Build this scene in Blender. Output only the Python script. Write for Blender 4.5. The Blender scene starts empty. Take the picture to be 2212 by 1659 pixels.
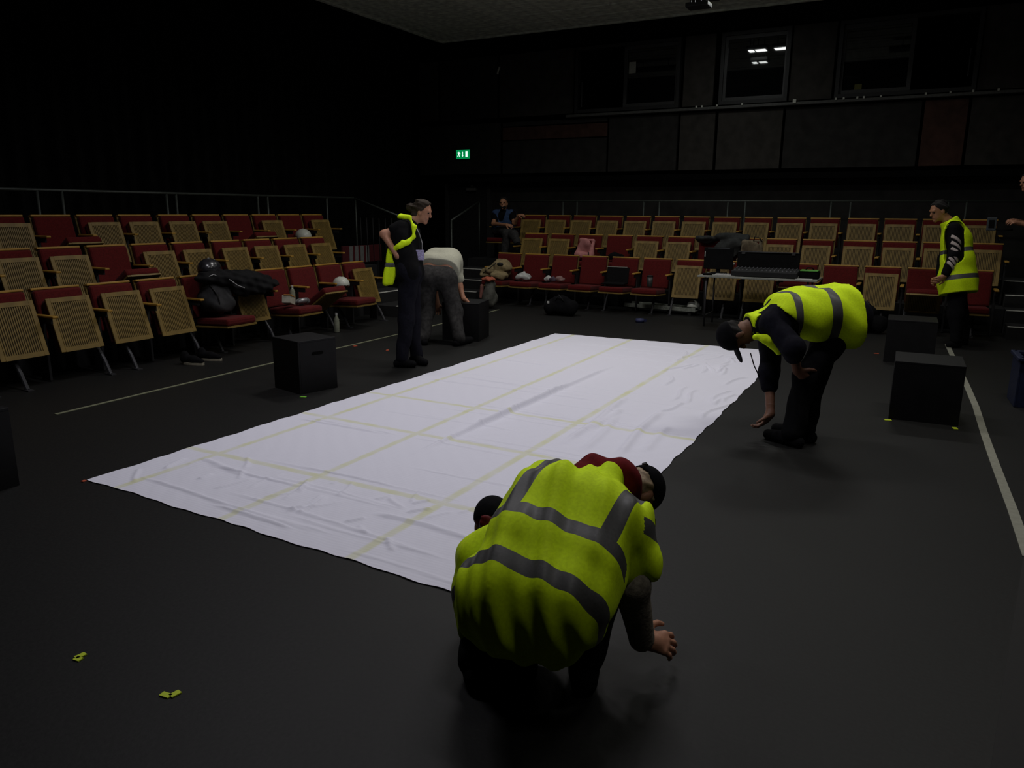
import bpy, bmesh, math, random
import numpy as np
from mathutils import Vector, Matrix

random.seed(7)
rng = np.random.default_rng(7)
SC = bpy.context.scene
COL = SC.collection
# ------------------------------------------------------------------ camera
F = 1640.0; PITCH = math.radians(12.9); ROLL = math.radians(.4); YAW = math.radians(28.3); CAMH = 1.55
_cy, _sy = math.cos(YAW), math.sin(YAW)
FW = np.array([-_sy*math.cos(PITCH), _cy*math.cos(PITCH), -math.sin(PITCH)])
_r = np.array([_cy, _sy, 0.0]); _u = np.cross(_r, FW)
RT = math.cos(ROLL)*_r + math.sin(ROLL)*_u
UP = -math.sin(ROLL)*_r + math.cos(ROLL)*_u
C0 = np.array([0, 0, CAMH])
cam = bpy.data.cameras.new('camera'); cam.sensor_width = 36; cam.lens = F/2212*36; cam.clip_start = .05
camo = bpy.data.objects.new('camera', cam); COL.objects.link(camo)
camo.matrix_world = Matrix(((RT[0], UP[0], -FW[0], 0), (RT[1], UP[1], -FW[1], 0), (RT[2], UP[2], -FW[2], CAMH), (0, 0, 0, 1)))
SC.camera = camo
# ------------------------------------------------------------------ world, lights, exposure
w = bpy.data.worlds.new('world'); SC.world = w; w.use_nodes = True
w.node_tree.nodes['Background'].inputs[0].default_value = (.5, .55, .6, 1)
w.node_tree.nodes['Background'].inputs[1].default_value = .0008
vs = SC.view_settings
vs.view_transform = 'Standard'; vs.look = 'None'; vs.exposure = 0; vs.gamma = 1; vs.use_curve_mapping = False
# rig of work lights hung under the ceiling: x, y, z, size x, size y, watts, colour
WORK = [(-5.0, 7.6, 4.7, 1.3, .35, 42, (1, .96, .93)), (-2.6, 7.6, 4.7, 1.3, .35, 42, (1, .96, .95)),
        (.9, 6.2, 4.7, 1.3, .35, 38, (1, .97, .9)), (-4.6, 3.9, 4.7, 1.3, .35, 36, (.95, .93, 1)),
        (-1.6, 3.7, 4.7, 1.3, .35, 38, (.96, .93, 1)), (.9, 1.5, 4.7, 1.3, .35, 11, (1, .97, .92)), (-3.47, 12.0, 4.46, .09, .2, 1.0, (.95, 1, .97)), (-3.31, 12.0, 4.46, .14, .2, 1.4, (.97, 1, .97)), (-3.49, 12.3, 4.63, .10, .22, 3, (.95, 1, .97)), (-3.31, 12.3, 4.63, .20, .22, 5, (.97, 1, .97)), (-2.93, 12.3, 4.63, .24, .22, 5, (.97, 1, .97)),  # weak lamp nearest the camera added to soften the crouching figure's shaded back
        (-.6, 10.6, 4.7, 1.0, .3, 22, (1, 1, .95)), (-6.0, 10.6, 4.7, 1.0, .3, 18, (1, 1, .95))]
LK = .88
for i, (x, y, z, sx, sy, p, c) in enumerate(WORK):
    l = bpy.data.lights.new('work_light', 'AREA'); l.shape = 'RECTANGLE'; l.size = sx; l.size_y = sy; l.energy = p*LK; l.color = c
    l.spread = math.pi if 6 <= i <= 10 else math.radians(152)
    o = bpy.data.objects.new('work_light', l); o.location = (x, y, z); COL.objects.link(o)

# ------------------------------------------------------------------ pixel helpers
def ray(x, y): return (x-1106)/F*RT - (y-829.5)/F*UP + FW
def at(x, y, d): return C0 + ray(x, y)*d
def atz(x, y, z=0.):
    d = ray(x, y); return C0 + d*((z-CAMH)/d[2])
def atY(x, y, Y):
    d = ray(x, y); return C0 + d*(Y/d[1])
def atX(x, y, X):
    d = ray(x, y); return C0 + d*(X/d[0])
def dep(p): return float((np.array(p)-C0) @ FW)

# ------------------------------------------------------------------ materials
MATS = {}
def srgb(c):
    return tuple((v/255/12.92 if v/255 <= .04045 else ((v/255+.055)/1.055)**2.4) for v in c)
def mat(name, col, rough=.7, metal=0., var=.15, scale=30., bump=0., spec=.4, emit=None, es=0., alpha=None, trans=0., sheen=0.):
    if name in MATS: return MATS[name]
    m = bpy.data.materials.new(name); m.use_nodes = True
    nt = m.node_tree; b = nt.nodes['Principled BSDF']
    b.inputs['Roughness'].default_value = rough; b.inputs['Metallic'].default_value = metal
    b.inputs['Specular IOR Level'].default_value = spec
    if trans: b.inputs['Transmission Weight'].default_value = trans
    if sheen: b.inputs['Sheen Weight'].default_value = sheen
    tc = nt.nodes.new('ShaderNodeTexCoord')
    nz = nt.nodes.new('ShaderNodeTexNoise'); nz.inputs['Scale'].default_value = scale; nz.inputs['Detail'].default_value = 4
    nt.links.new(tc.outputs['Object'], nz.inputs['Vector'])
    rp = nt.nodes.new('ShaderNodeValToRGB')
    rp.color_ramp.elements[0].position = .3; rp.color_ramp.elements[1].position = .7
    rp.color_ramp.elements[0].color = (*[v*(1-var) for v in col], 1)
    rp.color_ramp.elements[1].color = (*[min(1, v*(1+var)) for v in col], 1)
    nt.links.new(nz.outputs['Fac'], rp.inputs['Fac']); nt.links.new(rp.outputs['Color'], b.inputs['Base Color'])
    if bump:
        bp = nt.nodes.new('ShaderNodeBump'); bp.inputs['Strength'].default_value = bump; bp.inputs['Distance'].default_value = .01
        nt.links.new(nz.outputs['Fac'], bp.inputs['Height']); nt.links.new(bp.outputs['Normal'], b.inputs['Normal'])
    if emit:
        b.inputs['Emission Color'].default_value = (*emit, 1); b.inputs['Emission Strength'].default_value = es
    MATS[name] = m; return m

M_floor = mat('black_dance_floor', (.0085, .0085, .0079), .55, var=.25, scale=60, bump=.05, spec=.25)
M_floor2 = mat('dark_floor_area', (.0045, .004, .0035), .7, var=.3, scale=50)
M_black = mat('matt_black', (.0038, .0038, .004), .85, var=.3, scale=25, spec=.12)
M_curtain = mat('black_drape', (.006, .0063, .006), .95, var=.3, scale=8, spec=.05)
M_ply = mat('black_painted_ply', (.0042, .0042, .0046), .6, var=.3, scale=12, spec=.25)
M_boxtop = M_ply
M_red = mat('red_upholstery', (.085, .0068, .0062), .9, var=.22, scale=70, bump=.15, spec=.15, sheen=.05)
M_wood = mat('golden_birch_ply', (.195, .128, .030), .5, var=.18, scale=14, spec=.3)
M_woodlip = mat('golden_wood_edge', (.34, .19, .03), .45, var=.15, scale=14, spec=.3)
M_hole = mat('perforation_dark', (.06, .043, .018), .9, var=.3)
M_metal = mat('dull_grey_metal', (.045, .045, .048), .5, .3, var=.2)
M_rail = mat('grey_handrail', (.05, .058, .05), .45, .3, var=.2)
M_dark = mat('charcoal_standard', (.008, .008, .008), .7, var=.3)
M_tier = mat('tier_black_carpet', (.007, .007, .007), .9, var=.3)
M_nose = mat('step_nosing', (.6, .6, .54), .5, .0, var=.2)
M_skin = mat('skin', (.42, .20, .12), .55, var=.12, scale=40)
M_skin3 = mat('skin_shaded', (.17, .078, .045), .55, var=.12, scale=40)  # skin colour darkened to carry the shade on the bending person
M_skin2 = mat('skin_tan', (.36, .17, .09), .55, var=.12, scale=40)
M_hv = mat('hi_vis_yellow', (.66, .92, .006), .75, var=.1, scale=90, spec=.2)
M_silver = mat('grey_reflective_tape', (.075, .075, .072), .5, var=.12, scale=120, spec=.4)
M_blk = mat('black_cloth', (.0045, .0045, .0052), .92, var=.3, scale=40, spec=.1)
M_navy = mat('navy_black_cloth', (.0065, .0065, .011), .92, var=.3, scale=40, spec=.1)
M_denim = mat('dark_denim', (.008, .008, .0125), .92, var=.3, scale=50, spec=.1)
M_grey = mat('dark_grey_trousers', (.034, .033, .032), .92, var=.35, scale=30, spec=.1)
M_fleece = mat('grey_fleece', (.26, .23, .185), .95, var=.3, scale=70, bump=.3, spec=.1)
M_hood = mat('dark_red_hood', (.13, .011, .013), .9, var=.25, scale=40, spec=.1)
M_tee = mat('off_white_tee', (.42, .42, .33), .9, var=.08, scale=60, spec=.1)
M_hair = mat('brown_hair', (.02, .0115, .0045), .85, var=.4, scale=80)
M_hairfair = mat('fair_hair', (.34, .25, .15), .6, var=.4, scale=80)
M_hairdk = mat('dark_hair', (.006, .005, .004), .9, var=.4, scale=80)
M_hairred = mat('red_hair', (.16, .012, .014), .6, var=.4, scale=80)
M_white = mat('white_plastic', (.5, .52, .45), .35, var=.05)
M_paper = mat('white_paper', (.45, .45, .43), .8, var=.05)
M_cap = mat('black_cap', (.0045, .0045, .0055), .95, var=.3, spec=.1)
M_blue = mat('blue_vest_cloth', (.025, .055, .13), .9, var=.25)
M_tapew = mat('white_floor_tape', (.24, .24, .19), .6, var=.12)
M_tapey = mat('cream_floor_tape', (.2, .21, .13), .6, var=.12)
M_spike = mat('neon_yellow_tape', (.5, .62, .02), .6, var=.08)
M_orange = mat('orange_tape', (.5, .09, .04), .6, var=.1)
M_green = mat('green_tape', (.2, .55, .05), .6, var=.1)

# ------------------------------------------------------------------ object helpers
def link(o, parent=None):
    COL.objects.link(o)
    if parent is not None: o.parent = parent
    return o
def tag(o, label, cat, group=None, kind=None):
    if label: o['label'] = label
    if cat: o['category'] = cat
    if group: o['group'] = group
    if kind: o['kind'] = kind
    return o
def empty(name, loc=(0, 0, 0), rz=0., label=None, cat=None, group=None, kind=None):
    o = bpy.data.objects.new(name, None); o.empty_display_size = .1
    o.location = [float(v) for v in loc]; o.rotation_euler = (0, 0, rz)
    COL.objects.link(o); tag(o, label, cat, group, kind); return o
def meshobj(name, verts, faces, m, parent=None, smooth=False):
    me = bpy.data.meshes.new(name)
    me.from_pydata([tuple(map(float, v)) for v in verts], [], [tuple(map(int, f)) for f in faces]); me.update()
    if smooth: me.polygons.foreach_set('use_smooth', [True]*len(me.polygons))
    me.materials.append(m)
    return link(bpy.data.objects.new(name, me), parent)

class MB:
    def __init__(s): s.v = []; s.f = []
    def add(s, vs, fs):
        n = len(s.v); s.v += [tuple(map(float, v)) for v in vs]; s.f += [tuple(i+n for i in f) for f in fs]; return s
    def box(s, c, d, R=None, ch=0.):
        c = np.array(c, float); h = np.array(d, float)/2
        R = np.eye(3) if R is None else np.array(R, float)
        if ch <= 0:
            p = [c + R @ (np.array((i, j, k))*h) for i in (-1, 1) for j in (-1, 1) for k in (-1, 1)]
            return s.add(p, [(0, 1, 3, 2), (4, 6, 7, 5), (0, 4, 5, 1), (2, 3, 7, 6), (0, 2, 6, 4), (1, 5, 7, 3)])
        ch = min(ch, h.min()*.9)
        bm = bmesh.new(); bmesh.ops.create_cube(bm, size=1)
        for v in bm.verts: v.co = Vector((v.co.x*2*h[0], v.co.y*2*h[1], v.co.z*2*h[2]))
        bmesh.ops.bevel(bm, geom=list(bm.edges), offset=ch, segments=2, affect='EDGES', profile=.5)
        bm.verts.index_update()
        p = [c + R @ np.array(v.co) for v in bm.verts]; f = [[v.index for v in q.verts] for q in bm.faces]; bm.free()
        return s.add(p, f)
    def tube(s, a, b, r0, r1=None, n=10):
        return s.path([a, b], [r0, r0 if r1 is None else r1], n)
    def path(s, pts, r, n=10, flat=1.):
        pts = [np.array(p, float) for p in pts]; k = len(pts)
        if not hasattr(r, '__len__'): r = [r]*k
        vs = []; fs = []; ref = None
        for i, p in enumerate(pts):
            t = pts[min(i+1, k-1)]-pts[max(i-1, 0)]; t = t/(np.linalg.norm(t)+1e-9)
            if ref is None: ref = np.array((0, 0, 1.)) if abs(t[2]) < .9 else np.array((1., 0, 0))
            a = np.cross(ref, t); a /= np.linalg.norm(a)+1e-9; b = np.cross(t, a); ref = b
            for j in range(n):
                an = 2*math.pi*j/n; vs.append(p + r[i]*(math.cos(an)*a + flat*math.sin(an)*b))
        for i in range(k-1):
            for j in range(n):
                fs.append((i*n+j, i*n+(j+1) % n, (i+1)*n+(j+1) % n, (i+1)*n+j))
        fs.append(tuple(range(n-1, -1, -1))); fs.append(tuple((k-1)*n+j for j in range(n)))
        return s.add(vs, fs)
    def lathe(s, c, prof, n=16):
        c = np.array(c, float); vs = []; fs = []
        for (r, z) in prof:
            for j in range(n):
                an = 2*math.pi*j/n; vs.append(c + (r*math.cos(an), r*math.sin(an), z))
        for i in range(len(prof)-1):
            for j in range(n): fs.append((i*n+j, i*n+(j+1) % n, (i+1)*n+(j+1) % n, (i+1)*n+j))
        fs.append(tuple(range(n-1, -1, -1))); fs.append(tuple((len(prof)-1)*n+j for j in range(n)))
        return s.add(vs, fs)
    def slab(s, poly, z0, z1):
        n = len(poly); vs = [(p[0], p[1], z0) for p in poly]+[(p[0], p[1], z1) for p in poly]
        fs = [tuple(range(n-1, -1, -1)), tuple(range(n, 2*n))]+[(i, (i+1) % n, n+(i+1) % n, n+i) for i in range(n)]
        return s.add(vs, fs)
    def build(s, name, m, parent=None, smooth=False): return meshobj(name, s.v, s.f, m, parent, smooth)
def rotz(a): c, s_ = math.cos(a), math.sin(a); return np.array(((c, -s_, 0), (s_, c, 0), (0, 0, 1)))
def rotx(a): c, s_ = math.cos(a), math.sin(a); return np.array(((1, 0, 0), (0, c, -s_), (0, s_, c)))
def nrm(v): v = np.array(v, float); return v/(np.linalg.norm(v)+1e-12)
def lerp(a, b, t): return np.array(a)*(1-t)+np.array(b)*t

# ------------------------------------------------------------------ implicit surfaces (organic shapes)
def cap(a, b, ra, rb=None, k=.03): return ('c', np.array(a, float), np.array(b, float), ra, ra if rb is None else rb, k)
def ell(c, r, ax=None, k=.02): return ('e', np.array(c, float), np.eye(3) if ax is None else np.array(ax, float), np.array(r, float), k)
def pdist(p, X, Y, Z):
    if p[0] == 'c':
        _, a, b, ra, rb, k = p; ba = b-a; L = ba @ ba+1e-12
        x, y, z = X-a[0], Y-a[1], Z-a[2]
        t = np.clip((x*ba[0]+y*ba[1]+z*ba[2])/L, 0, 1)
        return np.sqrt((x-t*ba[0])**2+(y-t*ba[1])**2+(z-t*ba[2])**2)-(ra+(rb-ra)*t)
    _, c, A, r, k = p
    x, y, z = X-c[0], Y-c[1], Z-c[2]
    q = [(A[i][0]*x+A[i][1]*y+A[i][2]*z) for i in range(3)]
    k0 = np.sqrt(sum((q[i]/r[i])**2 for i in range(3))); k1 = np.sqrt(sum((q[i]/r[i]**2)**2 for i in range(3)))+1e-9
    return k0*(k0-1)/k1
def bounds(p):
    if p[0] == 'c': return np.minimum(p[1]-p[3], p[2]-p[4]), np.maximum(p[1]+p[3], p[2]+p[4])
    e = np.sqrt(sum((p[2][i]*p[3][i])**2 for i in range(3))); return p[1]-e, p[1]+e
def surf(prims, h=.008, clips=(), cuts=(), warp=None):
    lo = np.min([bounds(p)[0] for p in prims], 0)-3*h-.01; hi = np.max([bounds(p)[1] for p in prims], 0)+3*h+.01
    n = np.ceil((hi-lo)/h).astype(int)+1
    ax = [lo[i]+h*np.arange(n[i]) for i in range(3)]
    V = np.full(n, .2)
    for p in prims:
        k = p[-1]; bl, bh = bounds(p); m = k+3*h
        i0 = np.maximum(np.floor((bl-m-lo)/h).astype(int), 0); i1 = np.minimum(np.ceil((bh+m-lo)/h).astype(int)+1, n)
        sl = tuple(slice(a, b) for a, b in zip(i0, i1))
        d = pdist(p, ax[0][sl[0]][:, None, None], ax[1][sl[1]][None, :, None], ax[2][sl[2]][None, None, :])
        o = V[sl]; hh = np.maximum(k-np.abs(o-d), 0)/k if k > 0 else 0
        V[sl] = np.minimum(o, d)-hh*hh*k*.25
    X, Y, Z = ax[0][:, None, None], ax[1][None, :, None], ax[2][None, None, :]
    if warp is not None: V = V+warp(X, Y, Z)
    for (q, nn) in clips:
        nn = nrm(nn); V = np.maximum(V, (X-q[0])*nn[0]+(Y-q[1])*nn[1]+(Z-q[2])*nn[2])
    for p in cuts: V = np.maximum(V, -pdist(p, X, Y, Z))
    V[[0, -1]] = .2; V[:, [0, -1]] = .2; V[:, :, [0, -1]] = .2
    S = V < 0
    cn = n-1
    cnt = np.zeros(cn, np.int8)
    offs = [(i, j, k) for i in (0, 1) for j in (0, 1) for k in (0, 1)]
    for (i, j, k) in offs: cnt += S[i:i+cn[0], j:j+cn[1], k:k+cn[2]]
    act = (cnt > 0) & (cnt < 8)
    idx = np.argwhere(act)
    if len(idx) == 0: return np.zeros((0, 3)), np.zeros((0, 4), int)
    ids = np.full(cn, -1, np.int64); ids[act] = np.arange(len(idx))
    cv = {o: V[idx[:, 0]+o[0], idx[:, 1]+o[1], idx[:, 2]+o[2]] for o in offs}
    acc = np.zeros((len(idx), 3)); num = np.zeros(len(idx))
    for a in offs:
        for d_ in range(3):
            if a[d_] == 0:
                b = list(a); b[d_] = 1; b = tuple(b)
                va, vb = cv[a], cv[b]; m = (va < 0) != (vb < 0)
                t = np.where(m, va/(va-vb+1e-20), 0)
                for c in range(3): acc[:, c] += np.where(m, a[c]+(t if c == d_ else 0), 0)
                num += m
    vert = lo+h*(idx+acc/num[:, None])
    faces = []
    for d_ in range(3):
        u, v = (d_+1) % 3, (d_+2) % 3
        sa = [slice(None)]*3; sb = [slice(None)]*3; sa[d_] = slice(0, -1); sb[d_] = slice(1, None)
        A, B = S[tuple(sa)], S[tuple(sb)]
        e = np.argwhere(A != B)
        ok = (e[:, u] > 0) & (e[:, v] > 0) & (e[:, u] < n[u]-1) & (e[:, v] < n[v]-1); e = e[ok]
        fl = A[e[:, 0], e[:, 1], e[:, 2]]
        def cid(du, dv):
            q = e.copy(); q[:, u] += du; q[:, v] += dv; return ids[q[:, 0], q[:, 1], q[:, 2]]
        q = np.stack([cid(-1, -1), cid(0, -1), cid(0, 0), cid(-1, 0)], 1)
        q[~fl] = q[~fl][:, ::-1]; faces.append(q)
    return vert, np.concatenate(faces)
def joinm(parts):
    vs, fs, n = [], [], 0
    for v, f in parts: vs.append(v); fs.append(f+n); n += len(v)
    return np.concatenate(vs), np.concatenate(fs)
def npmesh(name, v, f, m, parent=None, base=(0, 0, 0), smooth=True):
    me = bpy.data.meshes.new(name); v = np.asarray(v)-np.array(base)
    me.vertices.add(len(v)); me.vertices.foreach_set('co', v.astype(np.float32).ravel())
    me.loops.add(f.size); me.loops.foreach_set('vertex_index', f.astype(np.int32).ravel())
    k = f.shape[1]
    me.polygons.add(len(f)); me.polygons.foreach_set('loop_start', np.arange(0, f.size, k, dtype=np.int32))
    me.polygons.foreach_set('loop_total', np.full(len(f), k, np.int32))
    me.polygons.foreach_set('use_smooth', [smooth]*len(f))
    me.update(calc_edges=True); me.validate(); me.materials.append(m)
    return link(bpy.data.objects.new(name, me), parent)
def blob(name, prims, m, parent=None, base=(0, 0, 0), h=.008, **kw):
    v, f = surf(prims, h, **kw); return npmesh(name, v, f, m, parent, base)
def folds(amp, dirs, seed=0):
    r = np.random.default_rng(seed); W = [(nrm(d)*s, r.uniform(0, 6.28)) for d, s in dirs]
    def g(X, Y, Z):
        t = 0
        for kv, ph in W: t = t+np.sin(X*kv[0]+Y*kv[1]+Z*kv[2]+ph)
        return amp*t
    return g
def crumple(amp, sc, seed=0, n=5):
    r = np.random.default_rng(seed)
    return folds(amp, [(r.normal(size=3), sc*r.uniform(.6, 1.6)) for _ in range(n)], seed+1)

# ================================================================== STRUCTURE
def struct(o): o['kind'] = 'structure'; return o
struct(MB().slab([(-11, -2.6), (4, -2.6), (4, 15.4), (-11, 15.4)], -.1, 0).build('floor', M_floor))
# darker floor area as a thin slab, lower right
ed = [atz(2140, 1659), atz(2172, 1440), atz(2200, 1270), atz(2216, 1170)]
poly = [(ed[0][0]-.12, ed[0][1]-1.6)]+[(p[0], p[1]) for p in ed]+[(4, ed[-1][1]+1.2), (4, ed[0][1]-1.6)]
o = MB().slab(poly, .0, .004).build('floor_dark_area', M_floor2); tag(o, 'dark floor area at lower right', 'floor mat')
YW = 14.3; ZC = 4.93
M_bw = mat('black_wall_paint', (.034, .031, .027), .8, var=.25, scale=6, spec=.15)
M_bw2 = mat('black_wall_paint_b', (.022, .021, .0195), .8, var=.25, scale=6, spec=.15)
M_bwred = mat('brown_red_wall_panel', (.055, .028, .021), .8, var=.3, scale=6, spec=.15)
M_under = mat('void_black', (.004, .004, .004), .95, var=.2, spec=.05)
wb = struct(MB().box((-3.5, 15.3, 2.8), (15, .2, 5.6)).build('wall_back', M_under))
struct(MB().box((-3.5, -2.7, 2.8), (15, .2, 5.6)).build('wall_front', M_under))
struct(MB().box((4.1, 6.3, 2.8), (.2, 18, 5.6)).build('wall_right', M_under))
wl = struct(MB().box((-10.9, 6.3, 2.8), (.2, 18, 5.6)).build('wall_left', M_under))
ce = struct(MB().box((-3.5, 6.3, 5.65), (15, 18, .1)).build('ceiling', M_under))
# ceiling boards
M_ceil = mat('ceiling_board_grey', (.72, .78, .64), .8, var=.3, scale=9, spec=.2)
yb = 14.08; i = 0
pl = MB().box((0, 0, 0), (12.9, .262, .05))
pm = None
while yb > 8.6:
    if pm is None:
        q = pl.build('ceiling_plank', M_ceil, ce); pm = q.data
    else: q = link(bpy.data.objects.new('ceiling_plank', pm), ce)
    q.location = (-9.28+6.45, yb-.137, ZC+.015+random.uniform(0, .012)); yb -= .292
MB().box((-9.3, 11.3, ZC+.14), (.07, 5.6, .34)).build('ceiling_edge_board', M_ceil, ce)
MB().box((-2.8, 14.12, ZC+.14), (13, .07, .34)).build('ceiling_edge_board', M_ceil, ce)
MB().box((-2.8, 11.4, ZC+.22), (13, 5.7, .2)).build('ceiling_backing', M_under, ce)
MB().box((-5.3, 14.25, ZC-.17), (10, .1, .26)).build('bulkhead', M_under, ce)
# hanging hooks and small clamps under the boards (bright specks)
M_clamp = mat('pale_clamp', (.45, .46, .4), .5, var=.1)
for (px, py, s) in ((1318, 8, .05), (1352, 26, .025), (1215, 42, .02), (905, 35, .02)):
    p = atz(px, py, ZC-.03)
    tag(MB().box(p, (s*.6, s*.6, s*1.2), ch=.004).build('ceiling_clamp', M_clamp),
        {1318: 'largest pale clamp hanging from the ceiling boards', 1352: 'small pale clamp right of the largest one on the ceiling boards', 1215: 'small pale clamp above the first window, on ceiling boards', 905: 'small pale clamp near the left corner of the ceiling'}[px], 'clamp', 'ceiling clamps')
# lamp housings of the work lights
M_lamp = mat('lamp_housing', (.03, .03, .03), .5, var=.2)
for i, (x, y, z, sx, sy, p, c) in enumerate(WORK):
    t = empty('work_lamp', (x, y, z), 0, 'dark work light housing hung just under the ceiling boards', 'lamp', 'work lights')
    MB().box((0, 0, .05), (sx+.06, sy+.06, .06), ch=.01).build('housing', M_lamp, t)
    MB().tube((-sx*.3, 0, .08), (-sx*.3, 0, .22), .01).build('hanger', M_lamp, t)
    MB().tube((sx*.3, 0, .08), (sx*.3, 0, .22), .01).build('hanger', M_lamp, t)
# back wall panels
def px2x(px, y): return float(atY(px, y, YW)[0])
def panel(x0, x1, z0, z1, m, y=YW): MB().box(((x0+x1)/2, y+.03, (z0+z1)/2), (x1-x0-.012, .06, z1-z0-.012), ch=.006).build('wall_panel', m, wb)
ZS = 3.33; ZB = 2.2; ZT = 4.6
for a, b, m in ((905, 944, M_bw), (950, 1073, M_bw2), (1078, 1240, M_bw), (1476, 1543, M_bw), (1706, 1800, M_bw), (2112, 2330, M_bw)):
    panel(px2x(a, 170), px2x(b, 170), ZS+.06, ZT, m)
for a, b, m in ((905, 1080, M_bw2), (1314, 1463, M_bw2), (1467, 1543, M_bw), (1548, 1688, M_bw), (1692, 1984, M_bw2), (1989, 2084, M_bwred), (2089, 2330, M_bw)):
    panel(px2x(a, 300), px2x(b, 300), ZB+.08, ZS-.03, m)
x0, x1 = px2x(1085, 300), px2x(1311, 300)
panel(x0, x1, ZB+.08, 2.93, M_bw2); panel(x0, x1, 2.94, 3.2, M_bwred); panel(x0, x1, 3.21, ZS-.03, M_bw2)
# wall under the overhang
lw = MB().box((-2.6, 14.62, 1.06), (13.2, .06, 2.12)).build('lower_wall_panel', M_bw2, wb)
MB().box((-2.6, 14.46, 2.17), (13.4, .32, .1)).build('overhang_beam', M_under, wb)
# sill / cable tray along the windows
sl = struct(MB().box((px2x(1700, 230), YW-.04, ZS+.012), (px2x(2330, 220)-px2x(1225, 240), .12, .05), ch=.008).build('trim_1', mat('grey_sill', (.055, .055, .05), .5, var=.25)))
for i, px in enumerate((1508, 1520, 1552, 1606, 1718, 1806, 1823, 1852, 1866, 1902, 1998, 2050, 2098, 2152)):
    s = .055 if px == 1718 else .03
    q = MB().box((px2x(px, 225), YW-.10, ZS+.045), (s, .03, s*1.2), ch=.004).build('cable_clip', M_clamp, sl)
# windows
M_glass = mat('dark_window_glass', (.004, .0045, .005), .03, var=.05, spec=.6)
M_frame = mat('window_frame_grey', (.028, .028, .027), .5, var=.2)
def window(n, pa, pb, panes, label):
    x0, x1 = px2x(pa, 170), px2x(pb, 170); z0, z1 = ZS+.06, ZT-.02
    t = empty('window_%d' % n, ((x0+x1)/2, YW, z0), 0, label, 'window', kind='structure')
    cx = (x0+x1)/2
    f = MB()
    for (c, d) in (((x0-cx+.03, 0, (z1-z0)/2), (.06, .12, z1-z0)), ((x1-cx-.03, 0, (z1-z0)/2), (.06, .12, z1-z0)), ((0, 0, z1-z0-.03), (x1-x0-.12, .12, .06)), ((0, 0, .03), (x1-x0-.12, .12, .06))):
        f.box(c, d)
    f.build('window_frame', M_under if n == 9 else mat('outer_frame_dark', (.012, .012, .012), .6), t)
    for (a, b) in panes:
        xa, xb = px2x(a, 170)-cx, px2x(b, 170)-cx
        s = MB(); hz = z1-z0-.12; tk = .06
        for (c, d) in (((xa+tk/2, .01, hz/2+.06), (tk, .05, hz)), ((xb-tk/2, .01, hz/2+.06), (tk, .05, hz)), (((xa+xb)/2, .01, .06+tk/2), (xb-xa-2*tk, .05, tk)), (((xa+xb)/2, .01, .06+hz-tk/2), (xb-xa-2*tk, .05, tk))):
            s.box(c, d)
        s.build('sash', M_frame, t)
        MB().box(((xa+xb)/2, .02, hz/2+.06), (xb-xa-.1, .01, hz-.1)).build('pane', M_glass, t)
    return t, cx, z0
t1, cx, z0 = window(1, 1245, 1470, ((1348, 1466),), 'first control room window, left half slid open, paper notice on pane')
q = atY(1366, 146, YW); MB().box((q[0]-cx, .01, q[2]-z0), (.13, .004, .2)).build('paper_notice', mat('notice_paper', (.2, .2, .17), .8), t1)
q = atY(1258, 205, YW); MB().box((q[0]-cx, -.03, q[2]-z0), (.02, .02, .45)).build('edge_strip', M_metal, t1)
t2, cx, z0 = window(2, 1556, 1704, ((1562, 1700),), 'middle control room window with lamp reflections on its glass')
t3, cx, z0 = window(3, 1806, 2110, ((1812, 1968),), 'right control room window, its right half slid open')
q = atY(1853, 190, YW); MB().box((q[0]-cx, .012, q[2]-z0), (.11, .004, .12)).build('sticker', mat('yellow_sticker', (.08, .075, .015), .8), t3)
q = atY(2094, 135, YW); MB().box((q[0]-cx, -.03, q[2]-z0), (.015, .02, .4)).build('edge_strip', M_metal, t3)
# exit door with closer
xa, xb = float(atY(968, 420, 14.5)[0]), float(atY(1052, 420, 14.5)[0]); zt = 2.1
td = empty('door_1', ((xa+xb)/2, 14.55, 0), 0, 'dark fire exit door in the back corner below the green sign', 'door', kind='structure')
wd = xb-xa
MB().box((0, 0, zt/2), (wd, .05, zt), ch=.005).build('door_leaf', mat('door_black', (.012, .012, .0125), .6), td)
MB().box((-wd/2-.04, 0, zt/2), (.08, .1, zt)).build('door_frame', mat('door_frame_grey', (.03, .03, .03), .5), td)
MB().box((wd/2+.04, 0, zt/2), (.08, .1, zt)).build('door_frame', MATS['door_frame_grey'], td)
cl = MB().box((.12, -.07, zt-.12), (.24, .07, .06), ch=.008).build('door_closer', mat('closer_grey', (.13, .13, .12), .4, .3), td)
MB().box((.14, -.09, zt-.05), (.05, .03, .05), ch=.004).build('closer_arm', MATS['closer_grey'], cl)
# stage drape on the left
def drape():
    v = []; f = []; ys = np.arange(-2.5, 14.25, .03); zs = (0, .05, 2.8, 5.55)
    for y in ys:
        for z in zs: v.append((-10.2+.07*math.sin(y*2*math.pi/.27+.6*math.sin(y*1.7))+.03*math.sin(y*9.1), y, z))
    n = len(zs)
    for i in range(len(ys)-1):
        for j in range(n-1): f.append((i*n+j, i*n+j+1, (i+1)*n+j+1, (i+1)*n+j))
    return tag(meshobj('stage_drape', v, f, M_curtain, None, True), 'full height black pleated drape along the left side', 'curtain')
drape()
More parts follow.
